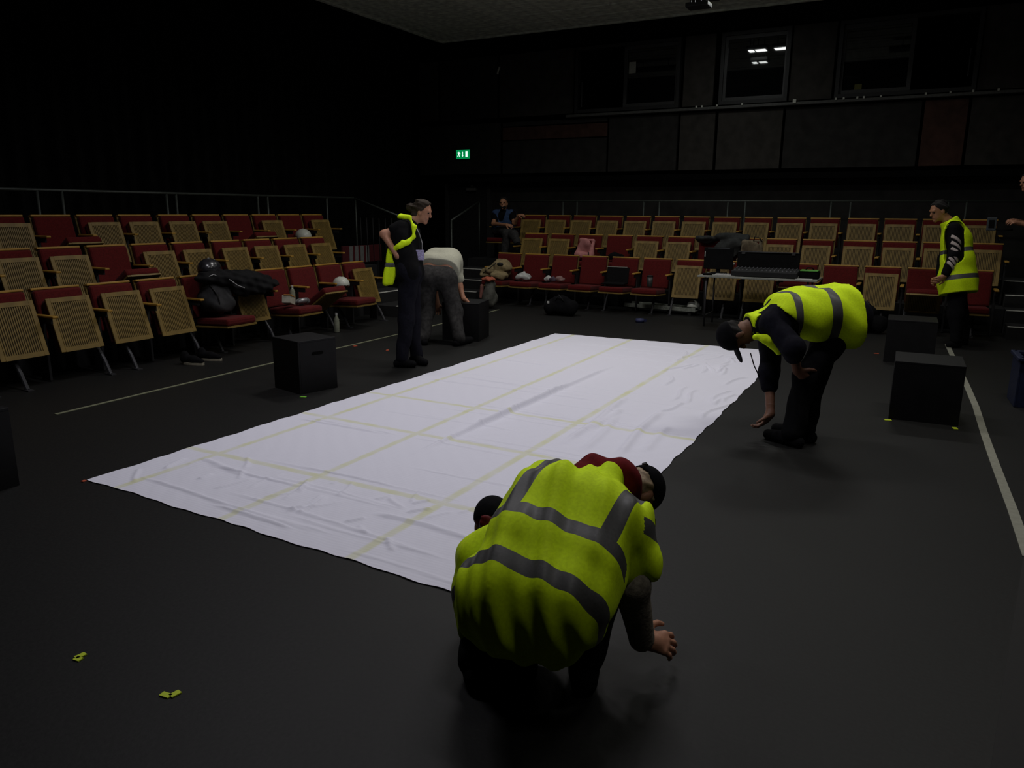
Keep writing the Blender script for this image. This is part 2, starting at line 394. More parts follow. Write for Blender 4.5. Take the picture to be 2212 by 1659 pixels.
# exit sign
p = atY(1000, 333, 14.25)
ex = empty('exit_sign', (p[0], 14.25, p[2]), 0, 'lit green exit sign with running figure, arrow and door', 'exit sign')
M_exg = mat('exit_green', (0., .3, .08), .5, emit=(0., .22, .06), es=1.)
M_exw = mat('exit_white', (.8, .9, .85), .5, emit=(.75, .95, .85), es=1.2)
MB().box((0, .03, 0), (.36, .05, .2), ch=.006).build('sign_case', M_dark, ex)
MB().box((0, 0, 0), (.33, .02, .185)).build('sign_face', M_exg, ex)
g = MB(); yy = -.012
def quad2(g, pts): g.add([(a, yy, b) for a, b in pts], [tuple(range(len(pts)))])
quad2(g, [(-.105, .045), (-.09, .06), (-.075, .045), (-.09, .03)])
quad2(g, [(-.115, .03), (-.08, .035), (-.085, -.01), (-.105, -.01)])
quad2(g, [(-.105, -.01), (-.09, -.01), (-.12, -.055), (-.135, -.045)]); quad2(g, [(-.095, -.005), (-.08, -.01), (-.07, -.06), (-.085, -.062)])
quad2(g, [(-.085, .03), (-.055, .005), (-.06, -.005), (-.09, .015)]); quad2(g, [(-.11, .03), (-.115, .015), (-.14, .02), (-.138, .03)])
g.build('running_figure', M_exw, ex)
g = MB(); quad2(g, [(-.008, .055), (.008, .055), (.008, -.025), (-.008, -.025)]); quad2(g, [(-.02, -.025), (.02, -.025), (0, -.06)]); g.build('arrow', M_exw, ex)
g = MB(); quad2(g, [(.07, .06), (.12, .06), (.12, -.06), (.07, -.06)]); g.build('door_symbol', M_exw, ex)
# small white object high on the wall, red and blue pilot lights
p = atY(1078, 153, YW); tag(MB().path([p+(.03, -.03, .07), p+(0, -.04, .0), p+(-.02, -.03, -.07)], .02, 8).build('wall_hook', M_clamp, None, True), 'small pale hook high on the wall left of the first window', 'hook')
# ------------------------------------------------------------------ tiers, stairs, rails
RISE = .315
def tiers(name, label, lines, axis):
    t = empty(name, (0, 0, 0), 0, label, 'platform')
    for (a0, a1, b0, b1, z) in lines:
        MB().slab([(a0, b0), (a1, b0), (a1, b1), (a0, b1)], 0, z).build('tier', M_tier, t)
    return t
tiers('seating_platform', 'stepped black seating platform under the left block of seats', [(-8.22, -7.32, 1.2, 8.9, RISE), (-9.3, -8.22, 1.2, 10.4, 2*RISE)], 0)
tiers('seating_platform', 'stepped black seating platform under the far block of seats', [(-6.8, .98, 11.92, 12.82, RISE), (-7.9, .98, 12.82, 14.1, 2*RISE)], 1)
def stairs(label, p0, run, wid, n=3, ext=.1):
    # p0 start corner, run = unit direction going up, wid = vector of width
    t = empty('aisle_stairs', (p0[0], p0[1], 0), 0, label, 'stairs')
    r = np.array(run, float); wv = np.array(wid, float)
    for k in range(n):
        a = r*(k*.45); b = r*(n*.45+ext); z = RISE/2*(k+1)
        MB().slab([a, a+wv, b+wv, b] if r[0]*wv[1]-r[1]*wv[0] < 0 else [a, b, b+wv, a+wv][::-1], 0 if k == 0 else z-RISE/2, z).build('step', M_tier, t)
        c = a+r*.015+wv/2
        MB().box((c[0], c[1], z+.004), (abs(r[0])*.035+abs(wv[0]), abs(r[1])*.035+abs(wv[1]), .01)).build('nosing', M_nose, t)
    return t
stairs('black aisle steps with pale nosings at right end of far seats', (.99, 11.3), (0, 1), (1.3, 0), 4, .35)
stairs('black corner aisle steps with pale nosings left of the seated person', (-7.85, 11.3), (0, 1), (1.04, 0), 3, .16)
stairs('black aisle steps with pale nosings at the end of the left seats', (-6.75, 8.98), (-1, 0), (0, .95), 3, .11)
def rail(label, pts, posts, r=.018, bars=()):
    t = empty('guard_rail', (0, 0, 0), 0, label, 'railing')
    MB().path(pts, r, 8).build('top_rail', M_rail, t, True)
    for (p, zb) in posts: MB().tube((p[0], p[1], zb), p, .016, None, 8).build('post', M_rail, t, True)
    for (p, zb) in bars: MB().tube((p[0], p[1], zb), p, .008, None, 6).build('baluster', M_dark, t, True)
    return t
rail('grey guard rail behind the back row of left seats', [(-9.1, 2.5, 1.74), (-9.1, 10.9, 1.74)],
     [((-9.1, y, 1.74), 2*RISE) for y in (3.9, 5.33, 5.62, 7.05, 7.2, 8.66, 8.86, 10.2)])
a = atX(773, 429, -9.1); b = atX(870, 466, -8.0)
rail('sloping handrail with dark balusters beside the left aisle steps', [(-9.1, 10.95, 1.73), tuple(atY(870, 470, 10.95)), ], [((-9.1, 10.95, 1.73), .4), (tuple(atY(870, 470, 10.95)), 0.)],
     bars=[((x, 10.95, 1.40-.0*i), .5) for i, x in enumerate(np.linspace(-9.0, -7.9, 9))])
rail('grey guard rail behind the back row of far seats', [(-7.9, 13.95, 1.73), (1.2, 13.95, 1.73)],
     [((x, 13.95, 1.73), 2*RISE) for x in (-6.4, -6.1, -4.75, -4.45, -3.2, -2.9, -1.5, -1.2, .2, .45)])
a = atY(1035, 436, 13.6); b = atY(975, 476, 12.2)
rail('short sloping handrail in the back corner by the exit door', [tuple(a), tuple(b)], [(tuple(b), 0.), (tuple(a), .4)])
# red and white striped boards behind the corner rail
p0 = atX(738, 531, -8.9); p1 = atX(822, 533, -8.9)
t = empty('striped_board', (-8.9, (p0[1]+p1[1])/2, p0[2]-.32), 0, 'low red and white striped board behind the corner balusters', 'board')
L = p1[1]-p0[1]
MB().box((0, 0, .16), (.04, L, .3), ch=.006).build('board', mat('board_red', (.07, .008, .01), .7), t)
for s in np.linspace(-.3, .12, 4): MB().box((.022, L*s, .16), (.006, .09, .29)).build('stripe', mat('stripe_white', (.16, .16, .15), .7), t)
MB().box((0, -L*.4, -.2), (.05, .05, .45)).build('foot', M_dark, t); MB().box((0, L*.4, -.2), (.05, .05, .45)).build('foot', M_dark, t)

# ================================================================== FLOOR THINGS
# big cloth: corner points on the floor from the photo
CL = [np.array(p) for p in ((-4.15, 2.51), (-1.26, 2.41), (-1.30, 8.93), (-4.10, 8.79))]
def cloth():
    nu, nv = 320, 700
    u = np.linspace(0, 1, nu); v = np.linspace(0, 1, nv); U, V = np.meshgrid(u, v, indexing='ij')
    ex = .012*np.sin(V*41)*((U < .002) | (U > .998))
    B = lambda i: CL[i][:, None, None]
    P = B(0)*(1-U)*(1-V)+B(1)*U*(1-V)+B(2)*U*V+B(3)*(1-U)*V
    X, Y = P
    # the far right corner is drawn in
    X = X-.27*np.clip((V-.8)/.2, 0, 1)**1.3*np.clip((U-.4)/.6, 0, 1)
    edge = np.minimum(np.minimum(U, 1-U)*2.9, np.minimum(V, 1-V)*6.3)
    X = X+.006*np.sin(Y*9+1)*np.exp(-edge/.05)+.004*np.sin(Y*23)*np.exp(-edge/.03)
    Y = Y+.006*np.sin(X*8)*np.exp(-edge/.05)+.004*np.sin(X*27+2)*np.exp(-edge/.03)
    z = .006+0*X
    r = np.random.default_rng(3)
    def ridge(ax, ay, bx, by, wd, hh, wob=.02, f=9.):
        d = np.array((bx-ax, by-ay)); L = np.linalg.norm(d); d /= L
        s = (X-ax)*d[0]+(Y-ay)*d[1]; t = -(X-ax)*d[1]+(Y-ay)*d[0]
        t = t+wob*np.sin(s*f+ax*7)
        m = np.clip(s/(.15*L), 0, 1)*np.clip((L-s)/(.15*L), 0, 1)
        return hh*np.exp(-(t/wd)**2)*m
    # long straight creases
    for (p_, q_, wd, hh) in (((890, 985), (1330, 790), .022, .026), ((1000, 935), (1230, 832), .03, .02), ((885, 815), (1320, 872), .014, .009), ((640, 905), (830, 940), .012, .009), ((1000, 870), (1400, 935), .012, .007)):
        a_, b_ = atz(*p_), atz(*q_); z = z+ridge(a_[0], a_[1], b_[0], b_[1], wd, hh, .004, 2)
    z = z
    z = z+ridge(-4.0, 4.15, -3.1, 4.12, .018, .008, .004)+ridge(-3.9, 3.10, -3.4, 3.0, .02, .012, .004)+ridge(-2.4, 2.93, -1.7, 2.9, .02, .014, .01)
    for k in range(40): # fine cross weave creases
        y0 = r.uniform(2.5, 8.7); x0 = r.uniform(-4.1, -2.2); z = z+ridge(x0, y0, x0+r.uniform(.5, 1.6), y0+r.uniform(-.05, .02), .010, .0055, .008, 6)
    for k in range(22): # wrinkles in the far right corner
        x0 = r.uniform(-2.2, -1.35); y0 = r.uniform(5.6, 8.2); a = r.uniform(1.2, 2.0)
        L = r.uniform(.25, .7); z = z+ridge(x0, y0, x0+L*math.cos(a), y0+L*math.sin(a), .017, r.uniform(.009, .017), .03, 9)
    for (x0, y0, x1, y1, hh) in ((-2.02, 4.5, -2.1, 6.0, .022), (-1.85, 4.4, -1.95, 5.4, .016), (-1.62, 4.4, -1.72, 5.7, .022), (-1.98, 4.9, -2.02, 5.6, .018), (-1.5, 4.6, -1.52, 5.3, .014)):
        z = z+ridge(x0, y0, x1, y1, .03, hh, .012, 5)
    for k in range(26): # wrinkles along the near end
        x0 = r.uniform(-3.9, -1.9); y0 = r.uniform(2.6, 3.15); a = r.uniform(.6, 2.7); L = r.uniform(.1, .3)
        z = z+ridge(x0, y0, x0+L*math.cos(a), y0+L*math.sin(a), .013, r.uniform(.006, .013), .02, 12)
    z = z+ridge(-3.95, 2.68, -2.5, 2.60, .012, .011, .01, 4)+ridge(-3.3, 2.78, -1.7, 2.66, .012, .008, .01, 4)+ridge(-3.2, 2.60, -2.6, 2.555, .012, .012, .01, 4)
    z = z+ridge(-4.0, 5.95, -2.3, 5.85, .03, .008, .02, 3)
    z = z+.0012*np.sin(X*37+np.sin(Y*5)*2)*np.sin(Y*29+np.sin(X*7))
    vv = np.stack([X, Y, z], -1).reshape(-1, 3)
    I = np.arange(nu*nv).reshape(nu, nv)
    f = np.stack([I[:-1, :-1], I[1:, :-1], I[1:, 1:], I[:-1, 1:]], -1).reshape(-1, 4)
    m = bpy.data.materials.new('white_cotton_with_tape_lines'); m.use_nodes = True; nt = m.node_tree; b = nt.nodes['Principled BSDF']
    b.inputs['Roughness'].default_value = .95; b.inputs['Specular IOR Level'].default_value = .1
    tc = nt.nodes.new('ShaderNodeTexCoord'); sp = nt.nodes.new('ShaderNodeSeparateXYZ'); nt.links.new(tc.outputs['Object'], sp.inputs[0])
    def line(out, c, wd, slope=0.):
        s0 = nt.nodes.new('ShaderNodeMath'); s0.operation = 'MULTIPLY_ADD'; s0.inputs[1].default_value = slope; s0.inputs[2].default_value = c
        nt.links.new(sp.outputs['X' if out == 'Y' else 'Y'], s0.inputs[0])
        a = nt.nodes.new('ShaderNodeMath'); a.operation = 'SUBTRACT'; nt.links.new(sp.outputs[out], a.inputs[0]); nt.links.new(s0.outputs[0], a.inputs[1])
        d = nt.nodes.new('ShaderNodeMath'); d.operation = 'ABSOLUTE'; nt.links.new(a.outputs[0], d.inputs[0])
        mr = nt.nodes.new('ShaderNodeMapRange'); mr.interpolation_type = 'SMOOTHSTEP'; mr.inputs[1].default_value = wd*.35; mr.inputs[2].default_value = wd
        mr.inputs[3].default_value = 1; mr.inputs[4].default_value = 0; nt.links.new(d.outputs[0], mr.inputs[0]); return mr.outputs[0]
    def pl(kind, p, q, wd):
        P_, Q_ = atz(*p), atz(*q)
        if kind == 'X': s = (Q_[0]-P_[0])/(Q_[1]-P_[1]); return line('X', P_[0]-s*P_[1], wd, s)
        s = (Q_[1]-P_[1])/(Q_[0]-P_[0]); return line('Y', P_[1]-s*P_[0], wd, s)
    ls = [pl('X', (245, 1058), (859, 852), .035), pl('X', (490, 1118), (898, 939), .035), pl('X', (762, 1205), (1471, 781), .037),
          pl('Y', (389, 964), (1036, 1107), .038), pl('Y', (649, 892), (1134, 981), .036), pl('Y', (793, 848), (1471, 948), .034)]
    cur = ls[0]
    for l in ls[1:]:
        mx = nt.nodes.new('ShaderNodeMath'); mx.operation = 'MAXIMUM'; nt.links.new(cur, mx.inputs[0]); nt.links.new(l, mx.inputs[1]); cur = mx.outputs[0]
    nz = nt.nodes.new('ShaderNodeTexNoise'); nz.inputs['Scale'].default_value = 5; nt.links.new(tc.outputs['Object'], nz.inputs['Vector'])
    ml = nt.nodes.new('ShaderNodeMath'); ml.operation = 'MULTIPLY'; nt.links.new(cur, ml.inputs[0]); nt.links.new(nz.outputs['Fac'], ml.inputs[1])
    mx = nt.nodes.new('ShaderNodeMix'); mx.data_type = 'RGBA'
    mx.inputs['A'].default_value = (.765, .765, .86, 1); mx.inputs['B'].default_value = (.66, .67, .33, 1)
    nt.links.new(ml.outputs[0], mx.inputs['Factor']); nt.links.new(mx.outputs['Result'], b.inputs['Base Color'])
    wv = nt.nodes.new('ShaderNodeTexWave'); wv.bands_direction = 'Y'; wv.inputs['Scale'].default_value = 14; wv.inputs['Distortion'].default_value = 3
    nt.links.new(tc.outputs['Object'], wv.inputs['Vector'])
    bp = nt.nodes.new('ShaderNodeBump'); bp.inputs['Strength'].default_value = .06; bp.inputs['Distance'].default_value = .01
    nt.links.new(wv.outputs['Fac'], bp.inputs['Height']); nt.links.new(bp.outputs['Normal'], b.inputs['Normal'])
    o = npmesh('floor_cloth', vv, f, m); return tag(o, 'large creased white cotton cloth with yellow tape grid spread on floor', 'cloth')
cloth()
def tape(name, pts, wd, m, label, cat='tape', group=None):
    pts = [np.array(p[:2]) for p in pts]; L = []; R = []
    for i, p in enumerate(pts):
        t = nrm(pts[min(i+1, len(pts)-1)]-pts[max(i-1, 0)]); n = np.array((-t[1], t[0]))*wd/2; L.append(p+n); R.append(p-n)
    v = [(*p, .0015) for p in L]+[(*p, .0015) for p in R]+[(*p, .006) for p in L]+[(*p, .006) for p in R]; k = len(pts); f = []
    for i in range(k-1):
        f += [(2*k+i, 3*k+i, 3*k+i+1, 2*k+i+1), (i, i+1, k+i+1, k+i), (i, 2*k+i, 2*k+i+1, i+1), (k+i, k+i+1, 3*k+i+1, 3*k+i)]
    f += [(0, k, 3*k, 2*k), (k-1, 3*k-1, 4*k-1, 2*k-1)]
    return tag(meshobj(name, v, f, m), label, cat, group)
tape('floor_tape', [(-5.73, 3.28), (-5.79, 5.4), (-5.79, 7.5), (-5.9, 10.5)], .03, M_tapey, 'long thin pale tape line on floor before left seats')
tape('floor_tape', [atz(*p) for p in ((2046, 745), (2064, 784), (2085, 826), (2108, 880), (2125, 935), (2150, 1005), (2170, 1058), (2188, 1105), (2200, 1140), (2222, 1205))], .05, M_tapew, 'wide white tape line curving down the right side of floor')
def lmark(label, a, c, b, wd=.03):
    P = [np.array(atz(*q)[:2]) for q in (a, c, b)]
    t = empty('spike_mark', (P[1][0], P[1][1], 0), 0, label, 'tape mark', 'neon spike marks')
    for q in (P[0], P[2]):
        d = q-P[1]; L = np.linalg.norm(d)
        MB().box((d[0]/2, d[1]/2, .003), (L, wd, .004), rotz(math.atan2(d[1], d[0]))).build('tape_strip', M_spike, t)
lmark('upper left neon yellow corner mark on the near floor', (185, 1413), (163, 1423), (175, 1427), .022)
lmark('lower right neon yellow corner mark on the near floor', (349, 1500), (368, 1506), (389, 1495), .022)
def bit(px, py, m, label, sx=.05, sy=.03):
    p = atz(px, py); o = MB().box((p[0], p[1], .003), (sx, sy, .004), rotz(px*.01)).build('tape_dot', m); tag(o, label, 'tape mark', 'tape scraps')
bit(655, 858, M_green, 'tiny green tape scrap at foot of left cube'); bit(1918, 908, M_spike, 'tiny yellow tape scrap at left foot of near right cube')
bit(2063, 926, M_spike, 'tiny yellow tape scrap at right foot of near right cube'); bit(1893, 764, M_orange, 'tiny orange tape scrap left of the far right cube')
bit(767, 748, M_orange, 'tiny orange tape scrap right of left cube, further from the standing person'); bit(837, 757, M_orange, 'tiny orange tape scrap just left of the person in black')
bit(181, 1040, M_orange, 'tiny dark orange tape scrap at left corner of the cloth', .025, .02)
# cubes
def cube(c, rz, s, label, slot=None):
    t = empty('black_cube', (c[0], c[1], 0), rz, label, 'cube', 'black plywood cubes')
    sx, sy, sz = s; th = .018
    MB().box((0, 0, sz-th/2), (sx, sy, th), ch=.003).build('top_panel', M_ply, t)
    MB().box((0, -sy/2+th/2, sz/2-th/2), (sx-.002, th, sz-th)).build('side_panel', M_ply, t); MB().box((0, sy/2-th/2, sz/2-th/2), (sx-.002, th, sz-th)).build('side_panel', M_ply, t)
    MB().box((-sx/2+th/2, 0, sz/2-th/2), (th, sy-2*th, sz-th)).build('side_panel', M_ply, t); MB().box((sx/2-th/2, 0, sz/2-th/2), (th, sy-2*th, sz-th)).build('side_panel', M_ply, t)
    if slot:
        g = MB(); r = .014; w2 = .045
        pts = [(w2*sg+r*math.cos(a), r*math.sin(a)) for sg, a0 in ((1, -math.pi/2), (-1, math.pi/2)) for a in np.linspace(a0, a0+math.pi, 7)]
        if slot == 'x': g.add([(sx/2+.0015, a, sz*.74+b) for a, b in pts], [tuple(range(len(pts)))])
        else: g.add([(a, -sy/2-.0015, sz*.74+b) for a, b in pts], [tuple(range(len(pts)))])
        g.build('hand_slot', M_under, t)
    return t
fc, lc, rc = (atz(649, 853), atz(561, 847), atz(725, 838))
a = math.atan2(rc[1]-fc[1], rc[0]-fc[0])-math.pi/2
c = fc + rotz(a) @ np.array((-.2, .19, 0))
cube(c, a, (.40, .38, .457), 'black plywood cube with hand slot by the left tape line', 'x')
cube((.105, 6.60), .03, (.47, .46, .455), 'black plywood cube nearer to the camera on the right')
cube((-.06, 9.12), .03, (.47, .46, .455), 'black plywood cube further back on the right, by striped-sleeve person')
cube((-4.92, 7.93), .25, (.46, .46, .46), 'black plywood cube under the hand of person in white T-shirt')
p = atz(46, 1048); cube((p[0]-.235, p[1]-.24), .02, (.47, .46, .46), 'black plywood cube cut by left edge of picture')
# blue crate at the right edge
p = atz(2183, 880)
t = empty('blue_crate', (p[0]+.24, p[1]+.22, 0), .05, 'dark blue plastic crate cut by the right edge of picture', 'crate')
M_bc = mat('dark_blue_plastic', (.008, .012, .035), .5, var=.3)
for (c, d) in (((-.22, 0, .2), (.02, .38, .4)), ((.22, 0, .2), (.02, .38, .4)), ((0, -.18, .2), (.44, .02, .4)), ((0, .18, .2), (.44, .02, .4)), ((0, 0, .01), (.44, .36, .02))):
    MB().box(c, d, ch=.004).build('crate_side', M_bc, t)
g = MB()
for (c, d) in (((-.225, 0, .4), (.05, .42, .03)), ((.225, 0, .4), (.05, .42, .03)), ((0, -.19, .4), (.46, .05, .03)), ((0, .19, .4), (.46, .05, .03))): g.box(c, d, ch=.006)
g.build('rim', M_bc, t)

# ================================================================== SEATS
HG = np.array((0, .27, .34))
def seat_meshes():
    D = {}
    W_ = .455
    b = MB(); th = math.atan2(.11, .46); R = rotx(th)      # leans back: bottom forward
    bc = np.array((0, .055, .585))
    b.box(bc+R @ np.array((0, -.012, 0)), (W_, .022, .46), R, .006); D['back_shell'] = (b, M_wood)
    b = MB().box(bc+R @ np.array((0, .004, .238)), (W_, .06, .022), R, .006); D['back_top_edge'] = (b, M_woodlip)
    b = MB().box(bc+R @ np.array((0, .032, -.002)), (W_-.012, .065, .45), R, .022); D['back_cushion'] = (b, M_red)
    b = MB()
    b.box((0, -.01, .17), (.05, .09, .34)); D['pedestal'] = (b, M_dark)
    # tip-up seat, in hinge space (y forward from hinge, z up), flat = down
    w2, f0, f1 = .41, -.09, .41
    b = MB(); cy = (f0+f1)/2; fr = .042; zt = -.045; tk = .02
    b.box((-w2/2+fr/2, cy, zt), (fr, f1-f0, tk), ch=.004).box((w2/2-fr/2, cy, zt), (fr, f1-f0, tk), ch=.004)
    b.box((0, f0+fr/2, zt), (w2-2*fr, fr, tk)).box((0, f1-fr/2, zt), (w2-2*fr, fr, tk)); D['seat_frame'] = (b, M_wood)
    b = MB(); n = 17; iw = w2-2*fr; pt = iw/n
    for i in range(n): b.box((-iw/2+pt*(i+.5), cy, zt-.003), (pt*.52, f1-f0-2*fr, .008))
    D['slats'] = (b, M_wood)
    D['slat_backing'] = (MB().box((0, cy, zt+.004), (iw+.01, f1-f0-2*fr+.01, .008)), M_hole)
    D['seat_cushion'] = (MB().box((0, cy+.005, .005), (w2-.01, f1-f0-.01, .08), None, .025), M_red)
    D['armrest'] = (MB().box((0, .26, .60), (.05, .29, .022), None, .007), M_woodlip)
    D['standard'] = (MB().box((0, .16, .30), (.024, .13, .58), None, .004).box((0, .22, .56), (.024, .24, .05), None, .004), M_dark)
    g = MB().path([(0, .20, .30), (0, .33, .14), (0, .40, .008)], .018, 8).box((0, .40, .006), (.05, .10, .01))
    D['leg'] = (g, M_metal)
    return {k: (v[0].build(k, v[1]).data, v[1]) for k, v in D.items()}
SM = seat_meshes()
for o in list(COL.objects):
    if o.parent is None and o.name in SM: bpy.data.objects.remove(o)
SEATROT = {'up': math.radians(108), 'down': math.radians(3), 'half': math.radians(34)}
def seat(x, y, z, rz, state, label, group, legx=None, last=False):
    t = empty('theatre_seat', (x, y, z), rz, label, 'theatre seat', group)
    def part(k, loc=(0, 0, 0), rx=0., par=None):
        o = bpy.data.objects.new(k, SM[k][0]); o.location = loc; o.rotation_euler = (rx, 0, 0); return link(o, par or t)
    for k in ('back_shell', 'back_top_edge', 'back_cushion'): part(k)
    part('armrest', (-.265, 0, 0)); part('standard', (-.265, 0, 0))
    if last: part('armrest', (.265, 0, 0)); part('standard', (.265, 0, 0))
    c = part('seat_cushion', HG, SEATROT[state])
    for k in ('seat_frame', 'slats', 'slat_backing'): part(k, par=c)
    if legx is not None: part('leg', (legx, 0, 0))
    return t
ORD = 'first second third fourth fifth sixth seventh eighth ninth tenth eleventh twelfth thirteenth fourteenth fifteenth sixteenth seventeenth'.split()
ST = {'u': 'up', 'd': 'down', 'h': 'half'}; SW = {'up': 'tipped up', 'down': 'folded down', 'half': 'half lowered'}
SEATPOS = {}
def row(block, rowname, ri, starts, states):
    n = len(starts)
    for i, (s, q) in enumerate(zip(starts, states)):
        st = ST[q]; c = s+.228
        if block == 'left':
            k = n-1-i; lab = 'red seat %s, %s from the aisle, %s row of left block' % (SW[st], ORD[k], rowname)
            # seats face +X: local x (right when facing) -> rz=-90deg : local y -> +X, local x -> -Y
            t = seat(-7.10-.9*ri, c, RISE*ri, -math.pi/2, st, lab, 'seats of the left block', (.05 if i % 2 else -.2) if ri == 0 else None, last=(i == 0))
        else:
            lab = 'red seat %s, %s from the left, %s row of far block' % (SW[st], ORD[i], rowname)
            t = seat(c, 11.70+.9*ri, RISE*ri, math.pi, st, lab, 'seats of the far block', (-.05 if i % 2 else .2) if ri == 0 else None, last=(i == 0))
        SEATPOS[(block, ri, i)] = t.location.copy()
row('left', 'front', 0, [2.93, 3.45, 3.97, 4.50, 5.02, 5.55, 6.08, 6.61, 7.13, 7.65, 8.17], 'uuuuududhdu')
row('left', 'middle', 1, [3.54, 4.07, 4.59, 5.12, 5.65, 6.18, 6.76, 7.29, 7.82, 8.35], 'uuuhuuuuuu')
row('left', 'back', 2, [4.02, 4.55, 5.09, 5.62, 6.15, 6.72, 7.25, 7.78, 8.31, 8.83, 9.35], 'uuhuuuuhudu')
row('far', 'front', 0, [-6.57, -6.04, -5.51, -4.99, -4.46, -3.93, -3.39, -2.86, -2.33, -1.80, -1.27, -.74, -.21, .33], 'ddddd'+'d'+'uuu'+'hh'+'u'+'hd')
row('far', 'middle', 1, [-6.51, -5.98, -5.45, -4.90, -4.37, -3.83, -3.30, -2.76, -2.24, -1.71, -1.13, -.60, -.07, .46], 'uudduu'+'dd'+'uuuuuu')
row('far', 'back', 2, [-7.52, -6.99, -6.47, -5.95, -5.43, -4.90, -4.37, -3.84, -3.31, -2.79, -2.26, -1.74, -1.18, -.65, -.12, .41], 'duuuuuuuuuuuuuuu')

# ================================================================== BELONGINGS
def helmet(name, c, r, m, label, yaw=0., vents=None, cat='helmet', tilt=0.):
    c = np.array(c, float); t = empty(name, c-(0, 0, r*.55), yaw, label, cat)
    b = t.location; R = rotz(0)
    ax = np.eye(3)
    v, f = surf([ell((0, 0, r*.45), (r, r*1.25, r*.95), ax)], .008, clips=[((0, 0, r*.0), (0, 0, -1))], cuts=[ell((0, -.03, r*.1), (r*.85, r*1.0, r*.55), ax)])
    npmesh('shell', v, f, m, t)
    g = MB()
    for s in (-.45, 0, .45): g.path([(r*s, -r*.55, r*1.26-abs(s)*r*.35), (r*s, 0, r*1.40-abs(s)*r*.3), (r*s, r*.6, r*1.22-abs(s)*r*.35)], .010, 6, .5)
    g.build('vent_strip', vents or M_dark, t, True)
    MB().path([(-r*.8, 0, .02), (-r*.4, .04, -.045), (r*.4, .04, -.045), (r*.8, 0, .02)], .006, 6, .4).build('chin_strap', M_dark, t, True)
    return t
def bottle(base, h, r, m, label, capm):
    t = empty('bottle', base, 0, label, 'bottle')
    MB().lathe((0, 0, 0), [(r*.9, 0), (r, .01), (r, h*.55), (r*.93, h*.6), (r, h*.66), (r*.45, h*.84), (r*.38, h*.9)], 14).build('bottle_body', m, t, True)
    MB().lathe((0, 0, 0), [(r*.45, h*.9), (r*.45, h), (r*.4, h)], 12).build('cap', capm, t)
    return t
M_clear = mat('clear_plastic_bottle', (.22, .23, .17), .15, var=.1, spec=.6)
M_bcap = mat('pale_cap', (.5, .5, .48), .4)
SP = lambda b, r, i: np.array(SEATPOS[(b, r, i)])
# --- left block
s5 = SP('left', 0, 5); s6 = SP('left', 0, 6)
M_bag = mat('dark_grey_nylon', (.020, .020, .021), .8, var=.35, scale=18, bump=.2)
bs = s5+(.30, 0, .45)
t = empty('backpack', bs, 0, 'dark grey backpack slumped on the lowered left front seat', 'backpack')
blob('bag_body', [ell(bs+(.02, -.02, .15), (.15, .20, .20)), ell(bs+(-.03, .02, .24), (.12, .15, .13)), ell(bs+(.12, -.02, .09), (.07, .15, .11))], M_bag, t, bs, warp=crumple(.004, 28, 3), clips=[(bs, (0, 0, -1))])
MB().path([(.10, -.15, .30), (.17, -.12, .2), (.18, -.1, .06)], .014, 6, .4).build('strap', M_dark, t, True)
bs = s5+(.30, .30, .62)
t = empty('puffer_coat', bs, 0, 'black quilted coat draped across two left front seats', 'coat')
M_puff = mat('black_puffer_nylon', (.007, .007, .0075), .85, var=.4, scale=16, bump=.3, spec=.15)
pr_ = [ell(bs+(.04, y_, z_), (rx_, .17, rz_), None, .07) for y_, z_, rx_, rz_ in ((-.40, .20, .12, .07), (-.22, .17, .16, .10), (-.04, .15, .18, .11), (.12, .14, .18, .10), (.26, .11, .16, .085), (.40, .07, .12, .055))]+[ell(bs+(.15, .0, .06), (.08, .2, .09), None, .06), ell(bs+(.15, .2, .05), (.08, .18, .07), None, .06)]
blob('coat_body', pr_, M_puff, t, bs, warp=folds(.0045, [((.3, 1, .5), 60), ((1, .3, -.6), 45), ((0, .3, 1), 80)], 5))
M_lin = mat('pale_piping', (.3, .3, .3), .5)
MB().path([(.10, -.53, .20), (.14, -.43, .24), (.16, -.34, .2)], .011, 6, .5).build('reflective_piping', M_lin, t, True)
MB().path([(.19, -.27, .18), (.24, -.2, .11), (.26, -.13, .08)], .012, 6, .5).build('reflective_piping', M_lin, t, True)
M_hb = mat('gloss_black_helmet', (.02, .019, .023), .25, var=.6, scale=22, spec=.7)
hc = atX(452, 578, -6.86)
helmet('bike_helmet', hc, .12, M_hb, 'glossy black bike helmet with pale graphic on top of black coat', .5, mat('helmet_graphic', (.3, .31, .29), .4, var=.6, scale=60))
# shoes
M_sole = mat('pale_sole', (.33, .30, .22), .6)
def shoe(p, rz, label):
    t = empty('shoe', (p[0], p[1], 0), rz, label, 'shoe', 'pair of shoes under seat')
    blob('upper', [cap((-.08, 0, .055), (.03, 0, .045), .045, .04), cap((.03, 0, .045), (.11, 0, .035), .04, .03), cap((-.08, 0, .06), (-.08, 0, .1), .04, .035)], M_blk, t, (0, 0, 0), .007, clips=[((0, 0, .02), (0, 0, -1))])
    MB().slab([(.15*math.cos(a)*(1 if math.cos(a) > 0 else .8), .045*math.sin(a)) for a in np.linspace(0, 2*math.pi, 15)[:-1]], .001, .024).build('sole', M_sole, t)
p = atz(415, 787); shoe(p, .2, 'black shoe with pale sole, left one of pair under backpack seat')
p = atz(452, 778); shoe(p, .3, 'black shoe with pale sole, right one of pair under backpack seat')
s7 = SP('left', 0, 7)
b0 = s7+(.46, -.14, .43)
t = empty('carton', b0, .5, 'open orange and white carton lying on a left front seat', 'carton')
MB().box((0, 0, .055), (.10, .21, .09), rotx(-.25), .004).build('carton_body', mat('carton_white', (.42, .40, .32), .7), t)
